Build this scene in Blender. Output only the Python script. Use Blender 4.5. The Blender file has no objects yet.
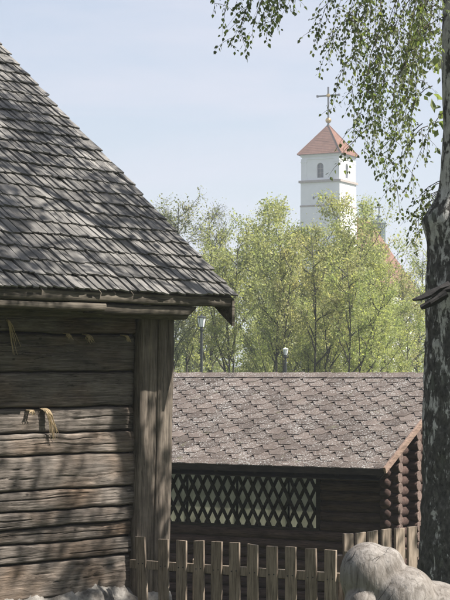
import bpy, bmesh, math, random
import numpy as np
from mathutils import Vector, Matrix
from mathutils.geometry import tessellate_polygon
from mathutils import noise as mnoise

S = bpy.context.scene
C = S.collection
R = math.radians
random.seed(7)

# ------------------------------------------------------------------ camera
EYE = 1.6
F = 1800.0                       # focal length in photo pixels (450 x 600)
PITCH = math.atan(72 / F)        # horizon sits at photo row 372
cd = bpy.data.cameras.new('camera')
cam = bpy.data.objects.new('camera', cd)
C.objects.link(cam)
cam.location = (0, 0, EYE)
cam.rotation_euler = (math.pi / 2 + PITCH, 0, 0)
cd.sensor_fit = 'VERTICAL'
cd.sensor_height = 36.0
cd.lens = 36.0 * F / 600.0
cd.clip_start = 0.1
cd.clip_end = 3000
S.camera = cam

# ------------------------------------------------------------------ light
SUN_AZ = math.atan2(0.985, -0.17)         # measured from +Y towards +X
SUN_EL = R(50)
SUN = Vector((math.sin(SUN_AZ) * math.cos(SUN_EL), math.cos(SUN_AZ) * math.cos(SUN_EL), math.sin(SUN_EL)))
w = bpy.data.worlds.new('World')
S.world = w
w.use_nodes = True
nt = w.node_tree
nt.nodes.clear()
o_ = nt.nodes.new('ShaderNodeOutputWorld')
bg = nt.nodes.new('ShaderNodeBackground')
sky = nt.nodes.new('ShaderNodeTexSky')
sky.sky_type = 'NISHITA'
sky.sun_disc = False
sky.sun_elevation = SUN_EL
sky.sun_rotation = SUN_AZ
sky.air_density = 1.0
sky.dust_density = 1.6
sky.ozone_density = 1.0
bg.inputs['Strength'].default_value = 0.070
tc = nt.nodes.new('ShaderNodeTexCoord')
mp = nt.nodes.new('ShaderNodeMapping')
mp.inputs['Scale'].default_value = (2.2, 2.2, 15.0)
mp.inputs['Rotation'].default_value = (0, R(4), 0)
ns = nt.nodes.new('ShaderNodeTexNoise')
ns.inputs['Scale'].default_value = 1.6
ns.inputs['Detail'].default_value = 6
ns.inputs['Roughness'].default_value = 0.55
ns.inputs['Distortion'].default_value = 0.5
rp = nt.nodes.new('ShaderNodeValToRGB')
rp.color_ramp.elements[0].position = 0.38
rp.color_ramp.elements[0].color = (0.52, 0.52, 0.52, 1)
rp.color_ramp.elements[1].position = 0.64
rp.color_ramp.elements[1].color = (0.92, 0.92, 0.92, 1)
mx = nt.nodes.new('ShaderNodeMix')
mx.data_type = 'RGBA'
mx.inputs['B'].default_value = (4.5, 4.6, 5.3, 1)      # thin high cloud veil
nt.links.new(tc.outputs['Generated'], mp.inputs['Vector'])
nt.links.new(mp.outputs['Vector'], ns.inputs['Vector'])
nt.links.new(ns.outputs['Fac'], rp.inputs['Fac'])
sz_ = nt.nodes.new('ShaderNodeSeparateXYZ'); nt.links.new(tc.outputs['Generated'], sz_.inputs[0])
mr = nt.nodes.new('ShaderNodeMapRange')          # a thin even veil is crossed steeply overhead, at a slant low down
mr.inputs['From Min'].default_value = 0.25; mr.inputs['From Max'].default_value = 1.0; mr.inputs['To Min'].default_value = 1.0; mr.inputs['To Max'].default_value = 0.35
nt.links.new(sz_.outputs['Z'], mr.inputs['Value'])
mu = nt.nodes.new('ShaderNodeMath'); mu.operation = 'MULTIPLY'
nt.links.new(rp.outputs['Color'], mu.inputs[0]); nt.links.new(mr.outputs[0], mu.inputs[1])
nt.links.new(mu.outputs[0], mx.inputs['Factor'])
nt.links.new(sky.outputs['Color'], mx.inputs['A'])
nt.links.new(mx.outputs['Result'], bg.inputs['Color'])
nt.links.new(bg.outputs['Background'], o_.inputs['Surface'])

sl = bpy.data.lights.new('sun', 'SUN')
sl.energy = 5.0
sl.angle = R(0.53)
sl.color = (1.0, 0.95, 0.87)
so = bpy.data.objects.new('sun', sl)
C.objects.link(so)
so.rotation_euler = SUN.to_track_quat('Z', 'Y').to_euler()

vs = S.view_settings
vs.view_transform = 'Standard'
vs.look = 'None'
vs.exposure = 1.2
vs.gamma = 1.0
S.cycles.max_bounces = 8
S.cycles.diffuse_bounces = 5
S.cycles.transparent_max_bounces = 8
S.cycles.volume_bounces = 1

# ------------------------------------------------------------------ projection helpers
CP, SP = math.cos(PITCH), math.sin(PITCH)
def ray(px, py):
    cx, cy = (px - 225) / F, (300 - py) / F
    return Vector((cx, CP - SP * cy, SP + CP * cy))
def at(px, py, d):
    r = ray(px, py)
    return Vector((0, 0, EYE)) + r * (d / r.y)
def proj(p):
    x, y, z = p[0], p[1], p[2] - EYE
    dep = y * CP + z * SP
    if dep <= 0.05: return (-9e9, -9e9)
    return (225 + F * x / dep, 300 - F * (-y * SP + z * CP) / dep)
def hit(px, py, P, n):
    r = ray(px, py); o = Vector((0, 0, EYE))
    return o + r * ((P - o).dot(n) / r.dot(n))
def inframe(p, m=6):
    x, y = proj(p)
    return -m < x < 450 + m and -m < y < 600 + m

# ------------------------------------------------------------------ mesh helpers
class MB:
    def __init__(s): s.v = []; s.f = []
    def add(s, vs, fs):
        b = len(s.v); s.v += [tuple(v) for v in vs]; s.f += [tuple(i + b for i in f) for f in fs]
    def box(s, lo, hi):
        (a, b, c), (d, e, f) = lo, hi
        s.add([(a,b,c),(d,b,c),(d,e,c),(a,e,c),(a,b,f),(d,b,f),(d,e,f),(a,e,f)],
              [(0,3,2,1),(4,5,6,7),(0,1,5,4),(1,2,6,5),(2,3,7,6),(3,0,4,7)])
    def bar(s, p, q, wid, th, up=(0, 0, 1)):
        p, q = Vector(p), Vector(q)
        d = (q - p).normalized(); u = Vector(up); a = d.cross(u).normalized(); b = a.cross(d).normalized()
        a *= wid / 2; b *= th / 2
        s.add([p-a-b, p+a-b, p+a+b, p-a+b, q-a-b, q+a-b, q+a+b, q-a+b],
              [(0,3,2,1),(4,5,6,7),(0,1,5,4),(1,2,6,5),(2,3,7,6),(3,0,4,7)])
    def tube(s, pts, rad, n=8, cap=True):
        pts = [Vector(p) for p in pts]; b = len(s.v)
        for i, p in enumerate(pts):
            d = (pts[min(i+1, len(pts)-1)] - pts[max(i-1, 0)]).normalized()
            ref = Vector((0, 0, 1)) if abs(d.z) < 0.9 else Vector((1, 0, 0))
            a = d.cross(ref).normalized(); c = d.cross(a)
            r = rad[i] if hasattr(rad, '__len__') else rad
            for k in range(n):
                t = 2 * math.pi * k / n
                s.v.append(tuple(p + (a * math.cos(t) + c * math.sin(t)) * r))
        for i in range(len(pts) - 1):
            for k in range(n):
                k2 = (k + 1) % n
                s.f.append((b+i*n+k, b+i*n+k2, b+(i+1)*n+k2, b+(i+1)*n+k))
        if cap:
            s.f.append(tuple(b + k for k in range(n))[::-1])
            s.f.append(tuple(b + (len(pts)-1)*n + k for k in range(n)))
    def lathe(s, prof, c=(0, 0, 0), n=16):
        b = len(s.v); m = len(prof)
        for r, z in prof:
            for k in range(n):
                t = 2*math.pi*k/n
                s.v.append((c[0]+r*math.cos(t), c[1]+r*math.sin(t), c[2]+z))
        for i in range(m-1):
            for k in range(n):
                k2 = (k+1) % n
                s.f.append((b+i*n+k, b+i*n+k2, b+(i+1)*n+k2, b+(i+1)*n+k))
        s.f.append(tuple(b+k for k in range(n))[::-1]); s.f.append(tuple(b+(m-1)*n+k for k in range(n)))
    def mesh(s, name, smooth=False):
        me = bpy.data.meshes.new(name)
        me.from_pydata(s.v, [], s.f); me.update()
        if smooth: me.polygons.foreach_set('use_smooth', [True] * len(me.polygons))
        return me
    def build(s, name, mat, parent=None, smooth=False, bevel=0):
        return link(name, s.mesh(name, smooth), mat, parent, bevel)
def link(name, me, mat, parent=None, bevel=0):
    o = bpy.data.objects.new(name, me); C.objects.link(o)
    if mat is not None and not me.materials: me.materials.append(mat)
    if parent is not None: o.parent = parent
    if bevel:
        m = o.modifiers.new('bevel', 'BEVEL'); m.width = bevel; m.segments = 2; m.limit_method = 'ANGLE'
    return o
def fast_mesh(name, V, Fq, nv=4):
    me = bpy.data.meshes.new(name)
    V = np.asarray(V, np.float32); Fq = np.asarray(Fq, np.int32)
    me.vertices.add(len(V)); me.vertices.foreach_set('co', V.ravel())
    me.loops.add(Fq.size); me.loops.foreach_set('vertex_index', Fq.ravel())
    me.polygons.add(len(Fq)); me.polygons.foreach_set('loop_start', np.arange(0, Fq.size, nv, dtype=np.int32))
    me.update(calc_edges=True); me.validate()
    return me
def tag(o, label=None, cat=None, group=None, kind=None):
    if label: o['label'] = label
    if cat: o['category'] = cat
    if group: o['group'] = group
    if kind: o['kind'] = kind
    return o
def thing(name, label, cat, loc=(0, 0, 0), rz=0, group=None):
    o = bpy.data.objects.new(name, None); C.objects.link(o); o.empty_display_size = 0.2
    o.location = loc; o.rotation_euler = (0, 0, rz)
    return tag(o, label, cat, group)
def n1(x, s=0.0): return mnoise.noise(Vector((x, s * 13.7 + 0.31, s * 3.1)))

# ------------------------------------------------------------------ materials
class NT:
    def __init__(s, name):
        s.m = bpy.data.materials.new(name); s.m.use_nodes = True
        s.t = s.m.node_tree; s.b = s.t.nodes['Principled BSDF']
        s.out = s.t.nodes['Material Output']
    def n(s, kind, **kw):
        nd = s.t.nodes.new('ShaderNode' + kind)
        for k, v in kw.items():
            if hasattr(nd, k): setattr(nd, k, v)
            else: nd.inputs[k].default_value = v
        return nd
    def l(s, a, b): s.t.links.new(a, b)
    def coord(s, scale=(1, 1, 1), rnd=True, out='Object'):
        tc = s.n('TexCoord'); v = tc.outputs[out]
        if rnd:
            oi = s.n('ObjectInfo'); ge = s.n('NewGeometry')
            ad = s.n('Math', operation='MULTIPLY_ADD'); s.l(oi.outputs['Random'], ad.inputs[0]); ad.inputs[1].default_value = 37.0
            s.l(ge.outputs['Random Per Island'], ad.inputs[2])
            va = s.n('VectorMath', operation='ADD'); s.l(v, va.inputs[0]); s.l(ad.outputs[0], va.inputs[1]); v = va.outputs[0]
        mp = s.n('Mapping'); mp.inputs['Scale'].default_value = scale; s.l(v, mp.inputs['Vector'])
        return mp.outputs[0]
    def noise(s, vec, scale, detail=5, rough=0.55, dist=0.0):
        nd = s.n('TexNoise'); nd.inputs['Scale'].default_value = scale; nd.inputs['Detail'].default_value = detail
        nd.inputs['Roughness'].default_value = rough; nd.inputs['Distortion'].default_value = dist
        s.l(vec, nd.inputs['Vector']); return nd.outputs['Fac']
    def ramp(s, fac, stops):
        r = s.n('ValToRGB'); e = r.color_ramp.elements
        while len(e) < len(stops): e.new(0.5)
        for k, (p, c) in enumerate(stops):
            e[k].position = p; e[k].color = tuple(c) + (1,) if hasattr(c, '__len__') else (c, c, c, 1)
        s.l(fac, r.inputs['Fac']); return r.outputs['Color']
    def mix(s, fac, a, b, mode='MIX'):
        m = s.n('Mix', data_type='RGBA', blend_type=mode)
        for sock, v in ((m.inputs['Factor'], fac), (m.inputs['A'], a), (m.inputs['B'], b)):
            if isinstance(v, bpy.types.NodeSocket): s.l(v, sock)
            elif hasattr(v, '__len__'): sock.default_value = tuple(v) + (1,) if len(v) == 3 else v
            else: sock.default_value = v
        return m.outputs['Result']
    def rnd(s):
        oi = s.n('ObjectInfo'); ge = s.n('NewGeometry')
        ad = s.n('Math', operation='ADD'); s.l(oi.outputs['Random'], ad.inputs[0]); s.l(ge.outputs['Random Per Island'], ad.inputs[1])
        fr = s.n('Math', operation='FRACT'); s.l(ad.outputs[0], fr.inputs[0]); return fr.outputs[0]
    def bump(s, h, strength=0.4, dist=0.01):
        b = s.n('Bump'); b.inputs['Strength'].default_value = strength; b.inputs['Distance'].default_value = dist
        s.l(h, b.inputs['Height']); s.l(b.outputs['Normal'], s.b.inputs['Normal'])
    def fin(s, col, rough=0.85, spec=0.2):
        if isinstance(col, bpy.types.NodeSocket): s.l(col, s.b.inputs['Base Color'])
        else: s.b.inputs['Base Color'].default_value = tuple(col) + (1,)
        s.b.inputs['Roughness'].default_value = rough
        s.b.inputs['Specular IOR Level'].default_value = spec
        return s.m

def wood(name, dark, mid, light, grain=(1.2, 14, 14), fine=(4, 90, 90), var=0.5, bump=0.5, bd=0.006, rough=0.85, stain=0.5, knots=False, red=None, fk=0.75, crack=None):
    t = NT(name)
    g = t.noise(t.coord(grain), 2.2, 8, 0.66, 0.6)
    f = t.noise(t.coord(fine), 1.5, 4, 0.6)
    col = t.ramp(g, [(0.28, dark), (0.5, mid), (0.72, light)])
    col = t.mix(fk, col, t.ramp(f, [(0.34, 0.22), (0.52, 0.95), (0.75, 1.0)]), 'MULTIPLY')
    st = t.noise(t.coord((1, 1.6, 1.6)), 3.0, 4, 0.6)
    col = t.mix(stain, col, t.ramp(st, [(0.35, 0.35), (0.62, 1.0)]), 'MULTIPLY')
    v = t.ramp(t.rnd(), [(0.0, 1 - var), (1.0, 1.0)])
    col = t.mix(1.0, col, v, 'MULTIPLY')
    if red:
        rr = t.noise(t.coord((0.6, 1, 1)), 2.0, 3, 0.5)
        col = t.mix(t.ramp(rr, [(0.5, 0.0), (0.7, 0.6)]), col, t.mix(1.0, col, red, 'MULTIPLY'))
    if knots:
        vo = t.n('TexVoronoi'); vo.inputs['Scale'].default_value = 1.0
        t.l(t.coord((3.2, 5.5, 5.5)), vo.inputs['Vector'])
        col = t.mix(t.ramp(vo.outputs['Distance'], [(0.035, 0.7), (0.075, 0.0)]), col, (0.012, 0.009, 0.007))
    h = t.mix(0.5, g, f)
    if crack:
        ln = t.noise(t.coord(crack), 1.0, 4, 0.55, 0.2)
        sb_ = t.n('Math', operation='SUBTRACT'); t.l(ln, sb_.inputs[0]); sb_.inputs[1].default_value = 0.5
        ab_ = t.n('Math', operation='ABSOLUTE'); t.l(sb_.outputs[0], ab_.inputs[0])
        ck = t.mix(1.0, t.ramp(ab_.outputs[0], [(0.0, 0.9), (0.012, 0.0)]), t.ramp(t.noise(t.coord((1.2, 3, 3)), 2.0, 3, 0.5), [(0.45, 0.0), (0.58, 1.0)]), 'MULTIPLY')
        col = t.mix(ck, col, (0.02, 0.016, 0.013)); h = t.mix(ck, h, (0, 0, 0))
    t.bump(h, bump, bd)
    return t.fin(col, rough, 0.15)

M = {}
M['log'] = wood('weathered_log_wood', (0.075, 0.064, 0.056), (0.2, 0.172, 0.149), (0.37, 0.322, 0.282), var=0.3, fk=0.5, crack=(0.9, 20, 20), fine=(5, 210, 210), bump=0.9, bd=0.012, knots=True, red=(1.0, 0.72, 0.48), grain=(1.5, 34, 34))
M['board'] = wood('weathered_board_wood', (0.08, 0.066, 0.054), (0.18, 0.15, 0.122), (0.29, 0.245, 0.2), grain=(10, 10, 0.9), fine=(110, 110, 3), crack=(20, 20, 0.8), var=0.2, bump=0.8, bd=0.008)
M['beam'] = wood('grey_beam_wood', (0.05, 0.043, 0.035), (0.15, 0.13, 0.105), (0.27, 0.235, 0.19), var=0.4, bump=0.7, bd=0.008)
M['shingle'] = wood('silver_shingle_wood', (0.11, 0.106, 0.101), (0.228, 0.218, 0.206), (0.36, 0.343, 0.322), grain=(16, 2.0, 16), fine=(120, 5, 120), var=0.45, bump=0.7, bd=0.004, stain=0.35, fk=0.45)
M['picket'] = wood('raw_picket_wood', (0.195, 0.152, 0.115), (0.32, 0.258, 0.202), (0.43, 0.355, 0.285), grain=(10, 10, 1.1), fine=(70, 70, 4), var=0.28, bump=0.3, bd=0.003, stain=0.3)
M['cabin_log'] = wood('brown_stained_cabin_log', (0.05, 0.032, 0.027), (0.095, 0.061, 0.052), (0.14, 0.094, 0.08), grain=(1.0, 10, 10), fine=(4, 60, 60), var=0.3, bump=0.35, bd=0.004, stain=0.35)
M['log_end'] = wood('cut_log_end', (0.13, 0.092, 0.078), (0.22, 0.16, 0.138), (0.3, 0.23, 0.2), grain=(14, 14, 14), fine=(60, 60, 60), var=0.3, bump=0.3, bd=0.004, stain=0.3)
M['cabin_trim'] = wood('dark_stained_trim', (0.025, 0.02, 0.017), (0.045, 0.036, 0.03), (0.07, 0.056, 0.047), grain=(2, 8, 8), var=0.2, bump=0.2, bd=0.002)
M['rake'] = wood('pale_brown_rake_board', (0.17, 0.115, 0.09), (0.27, 0.19, 0.15), (0.34, 0.25, 0.2), grain=(6, 1, 6), fine=(50, 4, 50), var=0.1, bump=0.2, bd=0.002, stain=0.2)

def mk_slate():
    t = NT('lichen_speckled_shingle')
    c = t.coord((1, 1, 1), rnd=True)
    g = t.noise(c, 260, 3, 0.7)
    col = t.ramp(t.noise(c, 5, 4, 0.6), [(0.3, (0.115, 0.092, 0.08)), (0.7, (0.185, 0.152, 0.134))])
    col = t.mix(0.6, col, t.ramp(g, [(0.35, 0.5), (0.65, 1.15)]), 'MULTIPLY')
    col = t.mix(1.0, col, t.ramp(t.rnd(), [(0, 0.62), (0.5, 0.85), (1, 1.08)]), 'MULTIPLY')
    wc = t.coord((1, 1, 1), rnd=False, out='Generated')
    geo = t.n('NewGeometry')
    m1 = t.noise(geo.outputs['Position'], 52, 4, 0.62, 0.2)
    m2 = t.noise(geo.outputs['Position'], 2.4, 4, 0.6)
    pat = t.n('Math', operation='MULTIPLY_ADD'); t.l(m2, pat.inputs[0]); pat.inputs[1].default_value = 0.26; t.l(m1, pat.inputs[2])
    lich = t.ramp(pat.outputs[0], [(0.70, 0.0), (0.77, 0.75)])
    col = t.mix(lich, col, t.ramp(g, [(0.3, (0.4, 0.4, 0.38)), (0.7, (0.58, 0.58, 0.56))]))
    m3 = t.noise(geo.outputs['Position'], 5.5, 4, 0.65)
    col = t.mix(t.ramp(m3, [(0.62, 0.0), (0.74, 0.6)]), col, (0.12, 0.12, 0.07))
    t.bump(g, 0.4, 0.004)
    return t.fin(col, 0.9, 0.15)
M['hex'] = mk_slate()

def mk_bark():
    t = NT('birch_bark')
    c = t.coord((1, 1, 1), rnd=False)
    cs = t.coord((15, 15, 6.5), rnd=False)
    n_ = t.noise(cs, 1.3, 7, 0.66, 0.35)
    n2 = t.noise(t.coord((34, 34, 20), rnd=False), 1.2, 6, 0.65)
    geo = t.n('SeparateXYZ'); t.l(c, geo.inputs[0])
    hgt = t.n('MapRange'); t.l(geo.outputs['Z'], hgt.inputs['Value'])
    hgt.inputs['From Min'].default_value = 1.2; hgt.inputs['From Max'].default_value = 5.2
    hgt.inputs['To Min'].default_value = -0.055; hgt.inputs['To Max'].default_value = 0.12
    ad = t.n('Math', operation='ADD'); t.l(n_, ad.inputs[0]); t.l(hgt.outputs[0], ad.inputs[1])
    pale = t.ramp(ad.outputs[0], [(0.52, 0.0), (0.575, 1.0)])
    dark = t.ramp(n2, [(0.3, (0.025, 0.024, 0.022)), (0.55, (0.085, 0.08, 0.074)), (0.8, (0.19, 0.18, 0.165))])
    white = t.ramp(n2, [(0.3, (0.26, 0.25, 0.24)), (0.6, (0.5, 0.49, 0.47))])
    col = t.mix(pale, dark, white)
    lich = t.noise(t.coord((5, 5, 3), rnd=False), 2.0, 5, 0.6)
    col = t.mix(t.ramp(lich, [(0.6, 0.0), (0.72, 0.55)]), col, (0.13, 0.15, 0.12))
    h = t.mix(0.5, n_, n2)
    t.bump(h, 1.0, 0.02)
    return t.fin(col, 0.9, 0.15)
M['birch'] = mk_bark()

def leafmat(name, cols, trans=0.45, tint=(1, 1, 1)):
    t = NT(name)
    col = t.ramp(t.rnd(), [(k / (len(cols) - 1), c) for k, c in enumerate(cols)])
    col = t.mix(0.55, col, t.ramp(t.noise(t.coord((1, 1, 1), rnd=False), 1.1, 3, 0.6), [(0.36, (0.72, 0.86, 0.7)), (0.5, (1, 1, 1)), (0.64, (1.25, 1.15, 1.0))]), 'MULTIPLY')
    t.fin(col, 0.6, 0.25)
    tr = t.n('BsdfTranslucent'); t.l(t.mix(1.0, col, tint, 'MULTIPLY'), tr.inputs['Color'])
    ms = t.n('MixShader'); ms.inputs[0].default_value = trans
    t.l(t.b.outputs[0], ms.inputs[1]); t.l(tr.outputs[0], ms.inputs[2]); t.l(ms.outputs[0], t.out.inputs['Surface'])
    return t.m
M['birch_leaf'] = leafmat('birch_leaf', [(0.09, 0.105, 0.072), (0.14, 0.165, 0.085), (0.21, 0.24, 0.105)], 0.48, (1.2, 1.3, 0.6))
M['leaf_olive'] = leafmat('spring_leaf_olive', [(0.25, 0.265, 0.14), (0.33, 0.345, 0.175), (0.41, 0.415, 0.215)], 0.55, (1.2, 1.25, 0.75))
M['leaf_bright'] = leafmat('spring_leaf_bright', [(0.26, 0.29, 0.14), (0.35, 0.375, 0.175), (0.43, 0.45, 0.215)], 0.55, (1.2, 1.25, 0.7))
M['leaf_yellow'] = leafmat('spring_leaf_yellow', [(0.29, 0.29, 0.15), (0.37, 0.365, 0.19), (0.44, 0.43, 0.23)], 0.55, (1.2, 1.2, 0.75))
M['leaf_grey'] = leafmat('spring_leaf_greyish', [(0.2, 0.21, 0.13), (0.26, 0.265, 0.16), (0.31, 0.31, 0.19)], 0.5, (1.1, 1.15, 0.8))
def plain(name, col, rough=0.8, spec=0.2, metal=0.0, nscale=8, amt=0.25, bump=0.0):
    t = NT(name)
    n_ = t.noise(t.coord(), nscale, 5, 0.6)
    c = t.mix(1.0, tuple(col), t.ramp(n_, [(0.3, 1 - amt), (0.7, 1.0)]), 'MULTIPLY')
    if bump: t.bump(n_, bump, 0.01)
    t.b.inputs['Metallic'].default_value = metal
    return t.fin(c, rough, spec)
M['twig_bark'] = plain('twig_bark', (0.075, 0.06, 0.05), 0.85)
M['far_bark'] = plain('far_tree_bark', (0.085, 0.078, 0.062), 0.9, nscale=3, amt=0.5)
M['plaster'] = plain('white_church_plaster', (0.76, 0.76, 0.77), 0.85, nscale=0.5, amt=0.13)
M['church_glass'] = plain('dark_church_window', (0.03, 0.035, 0.045), 0.25, 0.5)
M['church_trim'] = plain('grey_cornice_trim', (0.36, 0.31, 0.28), 0.8, nscale=3, amt=0.2)
M['gold'] = plain('gilded_metal', (0.62, 0.42, 0.14), 0.35, 0.5, 1.0, 6, 0.15)
M['cross_metal'] = plain('grey_cross_metal', (0.13, 0.13, 0.135), 0.5, 0.4, 0.3)
M['copper'] = plain('dark_green_cupola_metal', (0.08, 0.11, 0.1), 0.5, 0.4, 0.2)
M['lamp_metal'] = plain('black_lamp_metal', (0.03, 0.034, 0.036), 0.5, 0.4)
M['lamp_glass'] = plain('white_lantern_glass', (0.82, 0.84, 0.86), 0.3, 0.5, amt=0.05)
M['tow'] = plain('straw_coloured_tow', (0.5, 0.39, 0.25), 0.95, nscale=60, amt=0.5)
M['burnt'] = plain('dark_stub_bark', (0.03, 0.028, 0.028), 0.85, nscale=20, amt=0.5, bump=0.6)
def mk_tile():
    t = NT('red_roof_tiles')
    c = t.coord((1, 1, 1), rnd=False)
    sx = t.n('SeparateXYZ'); t.l(c, sx.inputs[0])
    n_ = t.noise(c, 1.3, 5, 0.6)
    col = t.ramp(n_, [(0.3, (0.13, 0.06, 0.038)), (0.7, (0.205, 0.104, 0.07))])
    return t.fin(col, 0.85, 0.15)
M['tile'] = mk_tile()
def mk_panel():
    t = NT('pale_dusty_sheeting')
    n_ = t.noise(t.coord((14, 1, 1.5)), 1.5, 4, 0.6)
    n2 = t.noise(t.coord((1, 1, 1)), 3, 3, 0.5)
    col = t.ramp(n_, [(0.3, (0.42, 0.42, 0.35)), (0.7, (0.58, 0.58, 0.5))])
    col = t.mix(0.6, col, t.ramp(n2, [(0.35, 0.55), (0.65, 1.0)]), 'MULTIPLY')
    tr = t.n('BsdfTranslucent'); t.l(col, tr.inputs['Color'])
    ms = t.n('MixShader'); ms.inputs[0].default_value = 0.8
    t.fin(col, 0.6, 0.3)
    t.l(t.b.outputs[0], ms.inputs[1]); t.l(tr.outputs[0], ms.inputs[2]); t.l(ms.outputs[0], t.out.inputs['Surface'])
    return t.m
M['panel'] = mk_panel()
def mk_stone():
    t = NT('limewashed_fieldstone')
    c = t.coord()
    n_ = t.noise(c, 7, 6, 0.6); n2 = t.noise(c, 40, 4, 0.6)
    col = t.ramp(n_, [(0.35, (0.11, 0.1, 0.09)), (0.5, (0.22, 0.207, 0.19)), (0.7, (0.33, 0.315, 0.295))])
    col = t.mix(0.5, col, t.ramp(n2, [(0.35, 0.5), (0.6, 1.0)]), 'MULTIPLY')
    t.bump(t.mix(0.5, n_, n2), 0.7, 0.02)
    return t.fin(col, 0.9, 0.1)
M['stone'] = mk_stone()
def mk_carved():
    t = NT('weathered_carved_wood')
    c = t.coord((1, 1, 1), rnd=False)
    g = t.noise(t.coord((22, 22, 4), rnd=False), 2, 6, 0.62, 0.6)
    st = t.noise(c, 6, 5, 0.6)
    col = t.ramp(g, [(0.3, (0.10, 0.087, 0.075)), (0.5, (0.205, 0.187, 0.17)), (0.72, (0.285, 0.265, 0.246))])
    col = t.mix(0.55, col, t.ramp(st, [(0.34, (0.5, 0.44, 0.38)), (0.6, (1, 1, 1))]), 'MULTIPLY')
    sp = t.noise(c, 38, 3, 0.5)
    col = t.mix(t.ramp(sp, [(0.63, 0.0), (0.69, 0.7)]), col, (0.1, 0.095, 0.09))
    # drying cracks: long thin lines along the grain
    ml = t.n('Mapping'); ml.inputs['Rotation'].default_value = (0, R(-38), 0); t.l(c, ml.inputs['Vector'])
    ml2 = t.n('Mapping'); ml2.inputs['Scale'].default_value = (13, 13, 0.9); t.l(ml.outputs[0], ml2.inputs['Vector'])
    vo = t.n('TexVoronoi', feature='DISTANCE_TO_EDGE'); vo.inputs['Scale'].default_value = 1.0; t.l(ml2.outputs[0], vo.inputs['Vector'])
    cr = t.ramp(vo.outputs['Distance'], [(0.0, 0.85), (0.013, 0.0)])
    crm = t.ramp(t.noise(c, 6, 2, 0.5), [(0.52, 0.0), (0.60, 0.9)])
    ck = t.mix(1.0, cr, crm, 'MULTIPLY')
    col = t.mix(ck, col, (0.035, 0.028, 0.024))
    hh = t.mix(ck, t.mix(0.5, g, st), (0, 0, 0))
    t.bump(hh, 0.8, 0.014)
    return t.fin(col, 0.75, 0.25)
M['carved'] = mk_carved()
def mk_ground():
    t = NT('meadow_ground')
    c = t.coord((1, 1, 1), rnd=False)
    a = t.noise(c, 0.6, 6, 0.6); b = t.noise(c, 20, 4, 0.6)
    col = t.ramp(a, [(0.35, (0.05, 0.065, 0.02)), (0.55, (0.08, 0.1, 0.032)), (0.75, (0.12, 0.115, 0.055))])
    col = t.mix(0.6, col, t.ramp(b, [(0.3, 0.4), (0.7, 1.0)]), 'MULTIPLY')
    t.bump(b, 0.6, 0.05)
    return t.fin(col, 0.95, 0.1)
M['ground'] = mk_ground()
M['grass'] = leafmat('grass_blade', [(0.06, 0.085, 0.025), (0.1, 0.13, 0.04), (0.15, 0.16, 0.06)], 0.35)

# ------------------------------------------------------------------ ground
def gz(x, y):
    return float(np.interp(y, [-50, 0, 8, 14.5, 24, 40, 100, 180, 240, 700], [1, 0, -0.5, -0.93, -1.72, -1.75, -1.7, -0.3, 1.2, 3])) + 0.03 * n1(x * 0.4, 1) * (1 if y < 60 else 4)
ys = sorted(set([-50, -20, -8] + [i * 1.0 for i in range(-4, 40)] + list(range(40, 120, 5)) + list(range(120, 320, 12)) + list(range(320, 1500, 90)))); 
xs = sorted(set([-700, -450, -300, -200, -140, -100, -75, -55, -40, -30, -24, -19] + [i * 1.0 for i in range(-15, 16)] + [19, 24, 30, 40, 55, 75, 100, 140, 200, 300, 450, 700]))
g = MB()
for y in ys:
    for x in xs: g.v.append((x, y, gz(x, y)))
nx = len(xs)
for j in range(len(ys) - 1):
    for i in range(nx - 1): g.f.append((j*nx+i, j*nx+i+1, (j+1)*nx+i+1, (j+1)*nx+i))
tag(g.build('ground', M['ground'], smooth=True), kind='structure')

# ------------------------------------------------------------------ timber barn
AL = R(46)
BX, BY = (150 - 225) / F * 15.5, 15.5
TA = Vector((math.cos(AL), math.sin(AL), 0)); IN = Vector((-math.sin(AL), math.cos(AL), 0))
BO = Vector((BX, BY, 0))
barn = thing('timber_barn', 'old timber barn with grey wooden shingle roof and dark squared log wall', 'barn', (BX, BY, 0), AL)
def bl(p):      # world -> barn coordinates
    q = Vector(p) - BO; return Vector((q.dot(TA), q.dot(IN), q.z))
def bw(p): return BO + TA * p[0] + IN * p[1] + Vector((0, 0, p[2]))

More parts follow.
